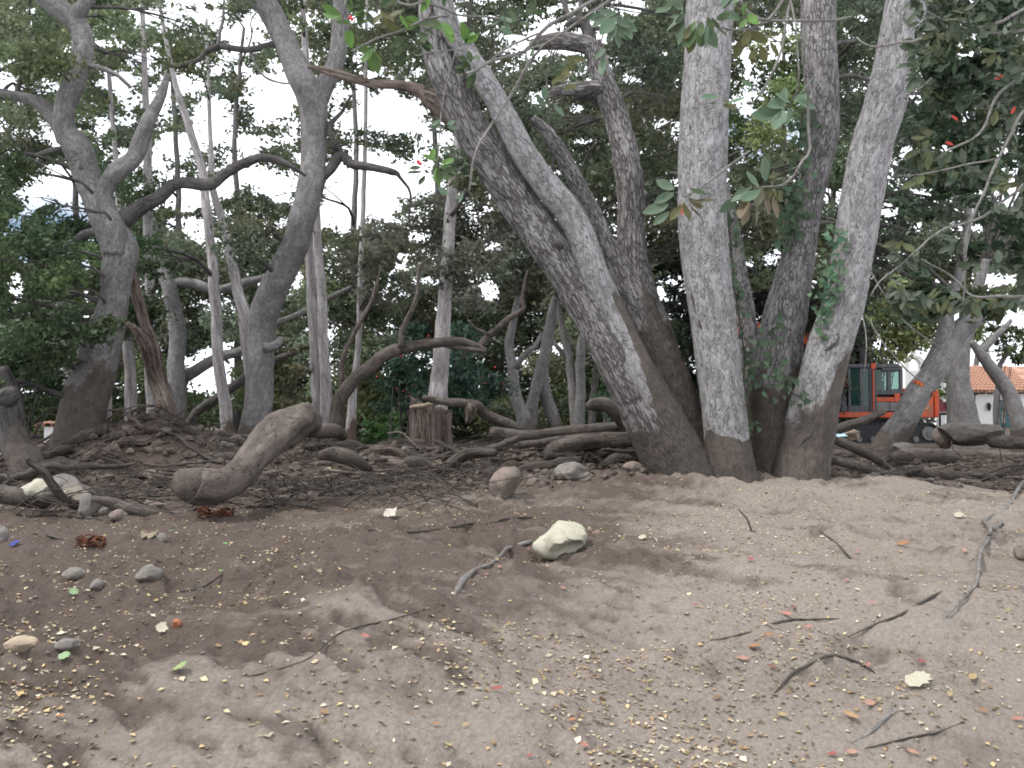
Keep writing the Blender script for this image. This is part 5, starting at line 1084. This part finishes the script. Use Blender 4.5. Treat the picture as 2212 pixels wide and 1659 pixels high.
# ------------------------------------------------------------------ tangle of debris
nst = 0
for k in range(190):
    if k < 135:
        X, Y = rng.uniform(-8.3, 1.6), rng.uniform(10.6, 14.4)
        if X > -2.6 and Y < 11.3: Y += 1.0
    elif k < 170: X, Y = rng.uniform(4.2, 10.5), rng.uniform(11.6, 17)
    else: X, Y = rng.uniform(-5.2, -2.2), rng.uniform(8.0, 10.8)
    L = rng.uniform(.35, 1.9) if k < 170 else rng.uniform(.25, .9); a = rng.uniform(-.9, .9) + (math.pi if rng.random() < .5 else 0); n = 5; r0 = rng.choice([.012, .018, .028, .045, .07, .10] if k < 170 else [.012, .018, .028]) * rng.uniform(.8, 1.2)
    h0 = rng.uniform(-.02, .16) if k < 170 else 0.02; pts = []; ph = rng.uniform(0, 6); inc = rng.uniform(-.15, .25)
    for i in range(n):
        t = i / (n - 1); x = X + math.cos(a) * L * (t - .5) + .035 * L * math.sin(ph + t * 4); y = Y + math.sin(a) * L * (t - .5) * .8 + .035 * L * math.cos(ph + t * 5)
        pts.append([x, y, float(ground(x, y)) + h0 + inc * t * L * .5 + .02 * L * math.sin(ph + t * 5), r0 * (1.15 - .6 * t)])
    mb = MB(); tube(mb, np.array(pts), 8, .05, .34, 7, 0, k, kink=.4)
    if rng.random() < .45:
        b = np.array(pts[2]); e = b[:3] + rng.normal(size=3) * np.array([.25, .2, .16]) * L * .7 + np.array([0, 0, .05]); e[2] = max(e[2], float(ground(e[0], e[1])) + .01); tube(mb, np.array([[*b[:3], b[3] * .7], [*((b[:3] + e) / 2 + rng.normal(size=3) * .03), b[3] * .5], [*e, b[3] * .25]]), 5, .12, .1, 3, 0, k)
    side = 'left' if k < 135 else ('right' if k < 170 else 'front')
    px = 1106 + F * X / Y; spot = 'beneath the knobbed trunk' if px < 180 else 'below the split dead snag' if px < 420 else 'behind the thickest fallen log' if px < 660 else 'under the bowed bare tree' if px < 860 else 'around the broken stump' if px < 1030 else 'in front of the log pile'
    lb = {'left': 'muddy stick caught in the flood debris ' + spot, 'right': 'muddy stick in the debris right of the oak base', 'front': 'broken muddy stick on the soil before the thickest fallen log'}[side]
    tag(mb.build('debris_stick', random.choice([K['stick'], K['stick'], K['log'], K['dead']]), None, True, ('bco', 'mud'), pts[2][:3]), lb, 'stick', {'left': 'sticks in the debris bank', 'right': 'sticks right of the oak', 'front': 'sticks before the fallen log'}[side])
mb = MB()
for k in range(2300):
    reg = rng.random()
    if reg < .62: X, Y = rng.uniform(-8.5, 2.2), rng.uniform(10.5, 14.3)
    elif reg < .8: X, Y = rng.uniform(4.2, 10), rng.uniform(11.5, 16.5)
    else: X, Y = rng.uniform(-5.5, -.3), rng.uniform(8.2, 11)
    L = rng.uniform(.15, .8); a = rng.uniform(0, 6.28); z = float(ground(X, Y)); up = rng.uniform(-.02, .3) * L + .03; r0 = rng.uniform(.003, .009)
    p0 = np.array([X, Y, z + rng.uniform(0, .12)]); p2 = p0 + np.array([math.cos(a) * L, math.sin(a) * L * .7, up]); p2[2] = max(p2[2], float(ground(p2[0], p2[1])) + .01); m_ = (p0 + p2) / 2 + rng.normal(size=3) * .06 * L + np.array([0, 0, .07 * L])
    tube(mb, np.array([[*p0, r0], [*m_, r0 * .8], [*p2, r0 * .35]]), 4, .2, 0, 1, caps=False)
tag(mb.build('twig_tangle', K['stick']), 'mess of thin muddy twigs caught in the flood debris', 'twigs', kind='stuff')
# clods of mud
mb = MB(); bm = bmesh.new(); bmesh.ops.create_icosphere(bm, subdivisions=1, radius=1); ico = np.array([v.co[:] for v in bm.verts]); icf = np.array([[v.index for v in f.verts] for f in bm.faces]); bm.free()
for k in range(6500):
    u = rng.random()
    if u < .13: Y = rng.uniform(3.0, 10.5); X = rng.uniform(-.72, .72) * Y
    elif u < .75: Y = rng.uniform(10, 14.5); X = rng.uniform(-8.5, 2.5)
    else: Y = rng.uniform(10.5, 18); X = rng.uniform(3.8, 11)
    s = rng.uniform(.004, .013) if u < .13 else rng.uniform(.02, .09) * rng.uniform(.5, 1.2)
    if u < .13 and X > .5: s *= .7
    v = ico * (1 + .35 * rng.normal(size=(len(ico), 1)) * .6) * s * np.array([1.2, 1, .7]) + np.array([X, Y, float(ground(X, Y)) + s * .25])
    mb.add(v, None, icf, v, rng.uniform(.1, .5) if u < .13 else rng.uniform(.5, 1.0))
tag(mb.build('soil_clods', K['soil'], None, False, ('mud',)), 'crumbs and clods of mud scattered over the ground', 'soil', kind='stuff')
# litter flakes
n = 46000; Y = 2.9 + 8.8 * rng.random(n) ** 1.25; X = rng.uniform(-.70, .70, n) * Y
cl = 0.46 + 0.9 * fbm(np.stack([X * 1.3, Y * 2.2, 0 * X], -1), 91, 4) + 0.25 * broken(X, Y); keepm = rng.random(n) < np.clip(cl, .12, 1); X, Y = X[keepm], Y[keepm]; n = len(X)
Z = ground(X, Y) + .006; sz_ = rng.uniform(.0035, .0135, n) * (1 + .35 * sstep(5.5, 3.6, Y)) * (1 + .6 * (rng.random(n) < .07)); pal = np.array([[.62, .47, .25], [.68, .56, .36], [.50, .36, .19], [.72, .62, .46], [.36, .24, .13], [.58, .50, .36]])
col = pal[rng.integers(0, 6, n)] * rng.uniform(.3, .85, (n, 1)); mb = MB(); d0 = rng.normal(size=(n, 3)) * np.array([1, 1, .25]); d0 /= np.linalg.norm(d0, axis=1)[:, None]; up = np.array([0, 0, 1.0]) + rng.normal(size=(n, 3)) * .3
w0 = np.cross(d0, up); w0 /= np.linalg.norm(w0, axis=1)[:, None]; u0 = np.cross(w0, d0); p = np.stack([X, Y, Z], -1); s = sz_[:, None]; a = rng.uniform(.45, .9, (n, 1)) * s
v = np.stack([p - d0 * s, p + w0 * a + u0 * s * .25, p + d0 * s, p - w0 * a + u0 * s * .25], 1).reshape(-1, 3)
mb.add(v, np.arange(4 * n).reshape(-1, 4), None, None, None, np.repeat(col, 4, 0)); tag(mb.build('leaf_litter', K['litter'], None, False, ('col',)), 'tiny tan leaf flakes strewn all over the bare soil', 'litter', kind='stuff')

# ------------------------------------------------------------------ single fallen leaves
def outline_leaf(name, poly, mat, cup=.12):
    p = np.array(poly, float); n = len(p); c = np.array([[p[:, 0].mean(), 0]]); rings = [p, (p - c) * .55 + c]; v = []
    for k, r in enumerate(rings):
        for x, y in r: v.append((x, y, cup * (abs(y) ** 1.3) + cup * .6 * (x ** 2) + .02 * math.sin(x * 9)))
    v.append((c[0, 0], 0, 0)); q = [[i, (i + 1) % n, n + (i + 1) % n, n + i] for i in range(n)]; t = [[n + i, n + (i + 1) % n, 2 * n] for i in range(n)]
    mb = MB(); mb.add(np.array(v), q, t); return mb.mesh(name, mat, True, ())
OVAL = [(-.5, 0), (-.42, .07), (-.25, .17), (0, .23), (.22, .19), (.4, .09), (.5, 0), (.4, -.09), (.22, -.19), (0, -.23), (-.25, -.17), (-.42, -.07)]
SYC = [(-.45, 0), (-.35, .12), (-.45, .38), (-.15, .30), (-.1, .52), (.08, .34), (.28, .48), (.22, .22), (.52, .12), (.34, 0), (.52, -.14), (.2, -.22), (.26, -.5), (.05, -.34), (-.12, -.5), (-.16, -.3), (-.44, -.36), (-.35, -.12)]
SYC2 = [(-.40, .02), (-.34, .20), (-.30, .34), (-.05, .36), (.12, .42), (.22, .34), (.36, .36), (.38, .22), (.52, .14), (.40, 0), (.50, -.16), (.30, -.17), (.34, -.36), (.12, -.30), (-.02, -.42), (-.16, -.30), (-.33, -.26), (-.36, -.10)]
IVY = [(-.4, 0), (-.42, .2), (-.5, .42), (-.15, .34), (.02, .40), (.12, .2), (.52, 0), (.12, -.2), (.02, -.40), (-.15, -.34), (-.5, -.42), (-.42, -.2)]
LM = {k: {s: outline_leaf(k, pl, K[m], .45 if s == 'oval' else .16) for s, pl in (('oval', OVAL), ('syc', SYC2))} for k, m in (('fallen_leaf', 'dry'),)}
LO = outline_leaf('leaf', OVAL, K['fleaf'], .35); LI = outline_leaf('leaf', IVY, K['fleaf'], .2)
GR, PK, CR, OR, SA, TN, CE, RU = (.14, .30, .10), (.43, .17, .14), (.30, .045, .05), (.36, .15, .06), (.46, .24, .18), (.42, .30, .14), (.52, .47, .36), (.22, .075, .04)
for x, y, L, shp, c, lb in (
    (158, 1294, 24, 'syc', (.25, .38, .19), 'pale green fallen leaf, upper of two near the three grey stones'), (137, 1435, 28, 'syc', (.25, .39, .19), 'pale green pointed leaf near the yellowish tan stone'), (387, 1464, 48, 'syc', (.27, .38, .12), 'biggest fresh green lobed leaf on the left foreground soil'),
    (370, 1152, 18, 'oval', (.08, .30, .05), 'dark green fallen leaf beside the small square stone'), (487, 1182, 15, 'oval', (.10, .34, .05), 'small dark green leaf below the rusty bark fibres'), (477, 1242, 12, 'oval', (.12, .36, .05), 'tiny green leaf right of the forked dark stick'),
    (350, 1376, 32, 'syc', CE, 'cream torn leaf just below the terracotta pebble'), (787, 1382, 26, 'oval', PK, 'pink leaf left of the buried root line end'), (1050, 1247, 15, 'oval', PK, 'small pink leaf right of the knobbly stick tip'), (1079, 1237, 13, 'oval', PK, 'small pink leaf under the middle of the knobbly stick'),
    (1217, 1279, 14, 'oval', PK, 'small pink leaf below the cream boulder'), (1286, 1157, 13, 'oval', PK, 'pink leaf touching the right side of the cream boulder'), (1141, 1195, 10, 'oval', OR, 'tiny orange leaf at the boulder end of the knobbly stick'), (1074, 1495, 27, 'oval', CR, 'crimson leaf in the centre foreground'),
    (1236, 1562, 20, 'oval', OR, 'orange-red leaf in the lower middle foreground'), (941, 1572, 19, 'oval', OR, 'dull orange leaf below the curled bark strip'), (1261, 1619, 24, 'oval', (.46, .17, .12), 'coral leaf at the bottom middle'), (1004, 1579, 18, 'oval', TN, 'mustard leaf right of the dull orange leaf'), (1387, 1167, 20, 'syc', CE, 'cream crumpled leaf right of the cream boulder'), (1144, 1644, 16, 'oval', CR, 'red leaf at the very bottom, left of the coral leaf'),
    (1621, 1214, 19, 'oval', CR, 'crimson leaf on the soil in front of the oak'), (1951, 1182, 30, 'oval', OR, 'orange leaf left of the pale crooked twig'), (2083, 1202, 22, 'oval', SA, 'salmon leaf close to the pale crooked twig'), (1851, 1205, 14, 'oval', PK, 'pink leaf at the end of the thin brown twig'), (1501, 1314, 15, 'oval', CR, 'crimson leaf left of the half-buried dark root'),
    (1700, 1334, 24, 'oval', PK, 'pink leaf on top of the half-buried dark root'), (1713, 1325, 24, 'oval', RU, 'brown-orange curled leaf touching the pink leaf on the root'), (1746, 1364, 25, 'oval', PK, 'pink leaf just below the half-buried dark root'), (1661, 1380, 22, 'oval', OR, 'golden brown leaf under the left end of the dark root'), (1630, 1414, 29, 'oval', OR, 'large orange leaf below the golden brown leaf'),
    (1605, 1447, 27, 'oval', SA, 'salmon pink leaf below the large orange leaf'), (1668, 1460, 24, 'oval', RU, 'rust red leaf left of the hump-shaped root'), (1875, 1444, 20, 'oval', PK, 'pink leaf at the right foot of the hump-shaped root'), (1990, 1447, 30, 'oval', CR, 'deep crimson leaf just above the cream sycamore leaf'), (1981, 1490, 62, 'syc', (.55, .51, .40), 'big cream sycamore leaf in the right foreground'),
    (2101, 1477, 38, 'oval', TN, 'tan curled leaf right of the cream sycamore leaf'), (1878, 1544, 34, 'oval', SA, 'long salmon leaf above the forked grey twig'), (1838, 1560, 36, 'oval', (.42, .25, .11), 'orange tan leaf left of the long salmon leaf'), (1798, 1639, 22, 'oval', CR, 'red leaf at the bottom right foreground'), (1840, 1644, 28, 'oval', SA, 'pale pink leaf beside the red leaf at the bottom'),
    (1971, 1635, 30, 'oval', SA, 'salmon leaf under the thin dark twig at the bottom'), (2123, 1545, 22, 'oval', OR, 'orange leaf below the tan curled leaf'), (2198, 1570, 26, 'oval', PK, 'pink leaf at the right edge of the foreground'), (2051, 1510, 20, 'oval', TN, 'yellow leaf between the sycamore leaf and the right edge'), (1828, 1264, 20, 'oval', SA, 'pale salmon leaf above the dark slanting root'), (1885, 1309, 16, 'oval', PK, 'pink leaf touching the dark slanting root'), (2071, 1122, 26, 'syc', CE, 'cream leaf left of the pale crooked twig top'),
    (1690, 1560, 22, 'oval', TN, 'ochre leaf below the rust red leaf in the right half'), (1400, 1500, 18, 'oval', TN, 'ochre leaf alone in the middle right foreground'), (600, 1560, 20, 'oval', TN, 'ochre leaf alone in the lower left foreground'), (130, 1560, 20, 'oval', OR, 'orange leaf at the lower left corner')):
    q, d = G(x, y); o = link('fallen_leaf', LM['fallen_leaf'][shp]); o.location = (q[0], q[1], q[2] + .012 + .12 * M(L, d)); s = M(L, d); o.scale = (s, s * rng.uniform(.8, 1.1), s)
    o.rotation_euler = (rng.uniform(.25, .65), rng.uniform(-.3, .3), rng.uniform(-.9, .9)); o.color = (c[0] * .72 + .02, c[1] * .72 + .02, c[2] * .72 + .015, 1); tag(o, lb, 'leaf')

# ------------------------------------------------------------------ ivy on the oak
def ivy(label, rows, n, spread, d, bright=1.0, lpx=19):
    pts = stempts([(x, y, 3) for x, y in rows], d); root = empty('ivy_vine', pts[0, :3], label, 'ivy'); mb = MB(); c = tube(mb, pts, 6, .05, .2); mb.build('stem', K['stick'], root)
    for _ in range(n):
        p = c[rng.integers(0, len(c))]; s = M(lpx, d) * rng.uniform(.6, 1.25); o = link('leaf', LI); o.parent = root
        o.location = Vector(p[:3] + np.array([rng.normal() * M(spread, d), -.03 - abs(rng.normal()) * .06, rng.normal() * M(spread, d)])) - root.location
        o.scale = (s, s, s); o.rotation_euler = (math.pi / 2 - rng.uniform(-.2, .7), rng.uniform(-.5, .5), rng.uniform(-.6, .6)); o.rotation_euler.rotate_axis('Z', -math.pi / 2 + rng.uniform(-.8, .8))
        g = rng.uniform(.6, 1.5) * bright; o.color = (.032 * g * rng.uniform(.8, 1.3), .072 * g, .038 * g, 1)
ivy('dark ivy climbing the groove between the upright pale stem and the ivied stem', [(1625, 960), (1612, 930), (1605, 860), (1608, 780), (1600, 700), (1590, 640), (1578, 520), (1570, 450)], 75, 12, OD - .22)
ivy('ivy on the lower face of the third pale stem', [(1735, 860), (1712, 850), (1690, 830), (1665, 830), (1650, 770), (1660, 720), (1685, 700)], 52, 13, OD - .38)
ivy('thick ivy along the upper left edge of the third pale stem', [(1700, 530), (1712, 450), (1720, 380), (1728, 300), (1736, 240)], 120, 17, OD + .12, 1.1)
ivy('bright ivy on the left edge of the rightmost pale stem', [(1770, 720), (1778, 660), (1784, 600), (1796, 545), (1800, 510)], 85, 15, OD - .3, 1.7)

# ------------------------------------------------------------------ overhanging branches close to the camera
GL = (.075, .17, .028); DG = (.030, .062, .022); BL = (.085, .145, .09); OL = (.085, .09, .03); BR = (.125, .098, .06)
def overhang(label, twigs, clusters, d, tw=1.0, group=None):
    root = empty('overhanging_branch', P(*twigs[0][0][:2], d), label, 'branch', group)
    mb = MB()
    for k, t in enumerate(twigs): tube(mb, stempts([(x, y, w * tw) for x, y, w in t], d, None, .12, k + len(label)), 7, .04, .1, 6, 0, k)
    mb.build('twig', K['twig'], root)
    for x, y, n, L, col, ang, spr in clusters:
        c = P(x, y, d)
        for _ in range(n):
            a = math.radians(ang + rng.normal() * spr); s = M(L, d) * rng.uniform(.75, 1.25); out = rng.uniform(-.5, .5)
            di = Vector((math.cos(a), out, math.sin(a))).normalized(); o = link('leaf', LO); o.parent = root
            nrm = Vector((rng.normal() * .5, -abs(rng.normal()) - .35, rng.normal() * .6 + .5)); zz = (nrm - di * nrm.dot(di)).normalized(); yy = zz.cross(di)
            m3 = Matrix((di, yy, zz)).transposed()
            base = c + np.array([rng.normal() * .012, rng.normal() * .03, rng.normal() * .012]); o.location = Vector(base) + di * s * .55 - root.location
            o.rotation_euler = m3.to_euler(); o.scale = (s, s * rng.uniform(.85, 1.15), s); g = rng.uniform(.75, 1.3); o.color = (*(min(1, q * g) for q in col), 1)
    return root
def berry(root, x, y, d, r=6):
    bm = bmesh.new(); bmesh.ops.create_icosphere(bm, subdivisions=2, radius=M(r, d)); mb = MB(); addbm(mb, bm); o = mb.build('berry', K['berry'], root, True, ()); o.matrix_parent_inverse = Matrix(); o.location = Vector(P(x, y, d)) - root.location
b1 = overhang('leafy twig with long bare end hanging before the two leaning pale stems', [
    [(1400, -90, 9), (1284, 0, 9), (1210, 40, 9), (1170, 70, 9), (1130, 113, 8), (1070, 130, 8), (1024, 153, 7), (990, 165, 4)], [(1400, -60, 5), (1290, 20, 6), (1215, 70, 7), (1157, 117, 7), (1104, 203, 7), (1070, 257, 6), (1030, 320, 6), (1017, 383, 5), (1013, 418, 3)], [(1170, 70, 5), (1110, 95, 5), (1075, 118, 4), (1030, 153, 4)], [(1130, 113, 4), (1160, 100, 4), (1172, 96, 3)]],
    [(985, 88, 5, 44, GL, 80, 45), (1012, 100, 4, 42, GL, 60, 50), (1005, 140, 5, 30, DG, 180, 70), (1020, 155, 5, 32, DG, 250, 60), (1155, 30, 4, 28, DG, 60, 60), (1160, 103, 2, 24, BL, 240, 40), (1225, 140, 5, 34, OL, 300, 60), (1235, 170, 3, 30, OL, 240, 60), (1180, 218, 2, 36, BL, 120, 20), (1200, 218, 1, 40, BL, -30, 10), (985, 420, 2, 26, BL, 200, 60), (1015, 400, 1, 20, BL, 0, 60), (985, 440, 1, 30, BL, 80, 30)], 3.7, .9)
b2 = overhang('leafy twig with red berries across the top left of the leaning stems', [
    [(830, -90, 7), (863, 7, 6), (910, 4, 6), (954, 17, 6), (987, 33, 5), (1050, 38, 5), (1120, 43, 4)], [(760, 110, 4), (820, 80, 5), (860, 70, 6), (924, 40, 7), (970, 33, 7)], [(752, -60, 4), (748, 0, 5), (740, 40, 5), (735, 75, 4)], [(900, 120, 3), (950, 110, 4), (1005, 108, 4)]],
    [(790, 15, 6, 40, DG, 200, 60), (830, 30, 6, 42, OL, 340, 50), (870, 45, 6, 40, GL, 320, 50), (905, 35, 3, 40, GL, 40, 30), (745, 50, 6, 40, GL, 190, 60), (760, 40, 4, 34, GL, 20, 50), (810, 105, 6, 40, (.06, .13, .025), 230, 50), (870, 85, 5, 38, DG, 220, 50), (905, 72, 6, 36, DG, 340, 40), (1085, 38, 4, 30, BL, 330, 50), (1120, 42, 4, 26, DG, 20, 60), (860, -20, 6, 44, DG, 240, 60), (950, 8, 4, 40, DG, 120, 50)], 3.9, .9)
for x, y in ((756, 37), (760, 41), (905, 351), (908, 354), (903, 349)): berry(b2, x, y, 3.85, 4)
b3 = overhang('small drooping green spray beside the white sky gap', [[(985, 108, 3), (960, 200, 3), (948, 300, 3), (945, 350, 3), (930, 372, 3)]], [(940, 355, 6, 36, GL, 0, 70), (910, 375, 4, 30, DG, 190, 30), (955, 372, 3, 30, DG, 350, 30), (955, 255, 2, 30, BL, 200, 30), (960, 268, 2, 26, BL, 350, 30)], 3.9, .9)
b4 = overhang('grey-green leaf cluster hanging by the sky gap at top centre', [[(1350, -60, 4), (1330, 0, 4), (1310, 30, 4), (1302, 80, 4), (1280, 130, 3), (1262, 170, 3)]], [(1325, 38, 5, 46, BL, 210, 40), (1330, 45, 4, 44, BL, 350, 40), (1340, 62, 4, 40, BL, 270, 30), (1310, 110, 2, 40, BL, 260, 20)], 3.6, .9)
b5 = overhang('long leafy shoots crossing the upright pale stem near the top', [
    [(1640, -90, 8), (1600, 0, 8), (1640, 40, 8), (1720, 45, 7), (1800, 45, 6), (1840, 35, 4)], [(1700, -60, 7), (1690, 0, 7), (1650, 50, 6), (1600, 65, 5), (1555, 60, 4)], [(1720, -40, 5), (1702, 20, 6), (1690, 100, 6), (1655, 185, 6), (1632, 215, 4)], [(1600, 60, 4), (1650, 75, 4), (1690, 95, 3)]],
    [(1490, 30, 5, 44, BL, 190, 60), (1500, 50, 5, 44, (.07, .13, .05), 260, 40), (1540, 45, 6, 40, DG, 320, 50), (1530, 60, 4, 44, BL, 280, 30), (1560, 25, 4, 46, BL, 30, 40), (1490, 60, 3, 44, OL, 255, 20), (1610, 75, 4, 36, OL, 250, 40), (1640, 95, 4, 40, OL, 270, 30), (1600, 45, 4, 34, GL, 30, 50), (1470, 10, 4, 40, BL, 200, 60)], 3.5, .9)
b6 = overhang('spray of large blue-green leaves at mid height between the upright stems', [[(1702, -20, 4), (1720, 60, 4), (1725, 180, 4), (1712, 215, 4), (1700, 232, 3)], [(1712, 215, 3), (1690, 240, 3), (1665, 262, 2)]],
    [(1702, 230, 3, 58, BL, 30, 25), (1690, 230, 4, 54, BL, 185, 25), (1705, 235, 3, 44, BL, 265, 30), (1700, 225, 2, 50, BL, 160, 20), (1560, 220, 3, 50, BL, 205, 20), (1600, 225, 2, 36, OL, 190, 40), (1620, 200, 2, 34, BL, 170, 30)], 3.4, .9)
b7 = overhang('hanging cluster of large leaves with brown ones before the ivied stem', [[(1745, 170, 5), (1746, 250, 6), (1750, 320, 7), (1735, 345, 6), (1718, 375, 6), (1690, 400, 5), (1650, 405, 5), (1635, 405, 4)]],
    [(1635, 402, 2, 48, BL, 120, 25), (1630, 410, 4, 46, BL, 225, 20), (1640, 410, 3, 52, (.11, .12, .07), 265, 12), (1622, 430, 2, 56, BR, 250, 12), (1660, 420, 2, 54, BR, 280, 12), (1655, 395, 3, 40, OL, 30, 30), (1670, 405, 3, 34, OL, 300, 30), (1655, 375, 2, 40, DG, 80, 20), (1610, 425, 2, 44, BL, 230, 15)], 3.3, .9)
b8 = overhang('twig with one pink leaf in front of the upright pale stem', [[(1620, 325, 5), (1580, 355, 6), (1540, 385, 6), (1505, 412, 5), (1475, 425, 3)]],
    [(1470, 425, 1, 30, (.60, .13, .11), 270, 8), (1480, 415, 2, 50, DG, 350, 18), (1478, 432, 3, 48, (.055, .05, .02), 310, 25), (1462, 418, 3, 42, BL, 190, 25), (1470, 440, 2, 44, OL, 255, 20), (1450, 440, 2, 54, BL, 200, 15)], 3.3, .9)
b8['label'] = 'twig with a pink leaf in front of the upright pale stem'
# the dense leafy branches on the right
RB = [
    ('leafy bough sagging across the top right corner', [[(2300, -60, 12), (2212, 20, 10), (2120, 60, 9), (2040, 75, 8), (1960, 90, 7), (1880, 100, 5), (1850, 80, 3)], [(2212, 65, 8), (2150, 72, 8), (2090, 65, 8), (2030, 40, 6), (1990, 20, 4)], [(2040, 75, 5), (2000, 120, 4), (1960, 135, 3)]], 95, (1985, 2240, -60, 170), 5.2),
    ('dense leafy bough hanging below the top right corner', [[(2330, 100, 12), (2212, 160, 9), (2150, 215, 8), (2115, 290, 7), (2040, 330, 6), (2028, 350, 4)], [(2300, 170, 8), (2212, 240, 8), (2158, 343, 8), (2091, 500, 7), (2085, 600, 5), (2078, 680, 3)], [(2158, 343, 5), (2090, 355, 5), (2000, 375, 4), (1940, 380, 3)]], 120, (1995, 2240, 150, 380), 5.8),
    ('pale lichened bough reaching left to the rightmost stem', [[(2300, 130, 11), (2212, 148, 10), (2120, 165, 10), (2060, 185, 9), (2000, 200, 7), (1958, 205, 5)], [(2060, 150, 7), (2030, 155, 8), (1990, 190, 6), (1960, 200, 4)], [(2040, 345, 4), (2042, 420, 4), (2040, 480, 4), (2024, 520, 2)]], 80, (1985, 2220, 120, 330), 6.4),
    ('twiggy leafy bough in front of the leaning painted tree', [[(2320, 330, 9), (2212, 400, 8), (2120, 470, 7), (2030, 500, 6), (1960, 560, 5), (1900, 610, 4), (1880, 640, 2)], [(2212, 640, 8), (2150, 640, 8), (2100, 640, 6), (2060, 600, 5), (1990, 560, 4)], [(1868, 560, 3), (1900, 620, 4), (1950, 690, 5), (2000, 730, 4), (2040, 755, 3)], [(1880, 690, 3), (1900, 730, 4), (1960, 800, 4), (2020, 840, 3)], [(1850, 640, 3), (1865, 690, 3), (1872, 740, 3), (1868, 800, 2)]], 115, (1945, 2220, 400, 650), 5.6)]
for lb, tw_, n, (x0, x1, y0, y1), d in RB:
    cls = []
    allp = np.concatenate([np.array(t) for t in tw_])
    for _ in range(n // 3):
        q = allp[rng.integers(0, len(allp))]; x = float(np.clip(q[0] + rng.normal() * 55, x0, x1)); y = float(np.clip(q[1] + rng.normal() * 45, y0, y1))
        c = [(.032, .058, .030), (.045, .072, .045), (.025, .045, .024), (.07, .085, .035), (.085, .11, .08)][rng.integers(0, 5)]
        cls.append((x, y, 6, rng.uniform(22, 34), c, rng.uniform(180, 360), 65))
    rt = overhang(lb, tw_, cls[:46], d, .8); fm = MB(); keep_rc = region_col; region_col = lambda x, y, l: np.array([(.030, .050, .026), (.042, .064, .038), (.024, .040, .021), (.062, .074, .036)][rng.integers(0, 4)]) * rng.uniform(.8, 1.3)
    for q in allp[rng.integers(0, len(allp), 26)]:
        x, y = float(np.clip(q[0] + rng.normal() * 70, x0 + 55, x1 + 60)), float(np.clip(q[1] + rng.normal() * 55, y0, y1)); clump_leaves(fm, x, y, d + .7, 58, .75, 21, 'near')
    region_col = keep_rc; tag(fm.build('foliage', K['leaf'], rt, False, ('col',)), kind='stuff')
for o in [o for o in bpy.data.objects if o.name.startswith('overhanging_branch') and 'top right corner' in o['label']][:1]:
    pass
mk = [o for o in bpy.data.objects if o.name.startswith('overhanging_branch') and o['label'].startswith('dense leafy')][0]
for x, y, a in ((2158, 167, 160), (2188, 238, 130), (2062, 255, 40), (2050, 310, 20)):
    o = link('leaf', LO); o.parent = mk; o.location = Vector(P(x, y, 5.3)) - mk.location; s = M(20, 5.3); o.scale = (s, s, s); o.rotation_euler = (math.pi / 2 - .4, math.radians(a), 0); o.color = (.45, .03, .02, 1); o['label'] = 'red leaf'
GRP = {'slender_tree': 'slender straight trees behind the clearing', 'rock': 'stones lying on the soil', 'fallen_leaf': 'fallen leaves on the bare soil', 'fallen_log': 'fallen logs in the debris', 'overhanging_branch': 'leafy branches overhanging the clearing', 'shrub': 'shrubs between the trees', 'ivy_vine': 'ivy climbing the many-stemmed oak', 'oak_tree': 'grey oaks of the wood', 'root': 'roots showing on the soil', 'twig': 'twigs on the soil', 'background_tree': 'trees at the back of the wood', 'bark_piece': 'pieces of bark on the soil'}
for o in list(C.objects):
    if o.parent is None and o.get('category') and not o.get('group') and o.name.split('.')[0] in GRP: o['group'] = GRP[o.name.split('.')[0]]
print('objects', len(bpy.data.objects), 'tris', sum(len(o.data.polygons) for o in bpy.data.objects if o.type == 'MESH'))
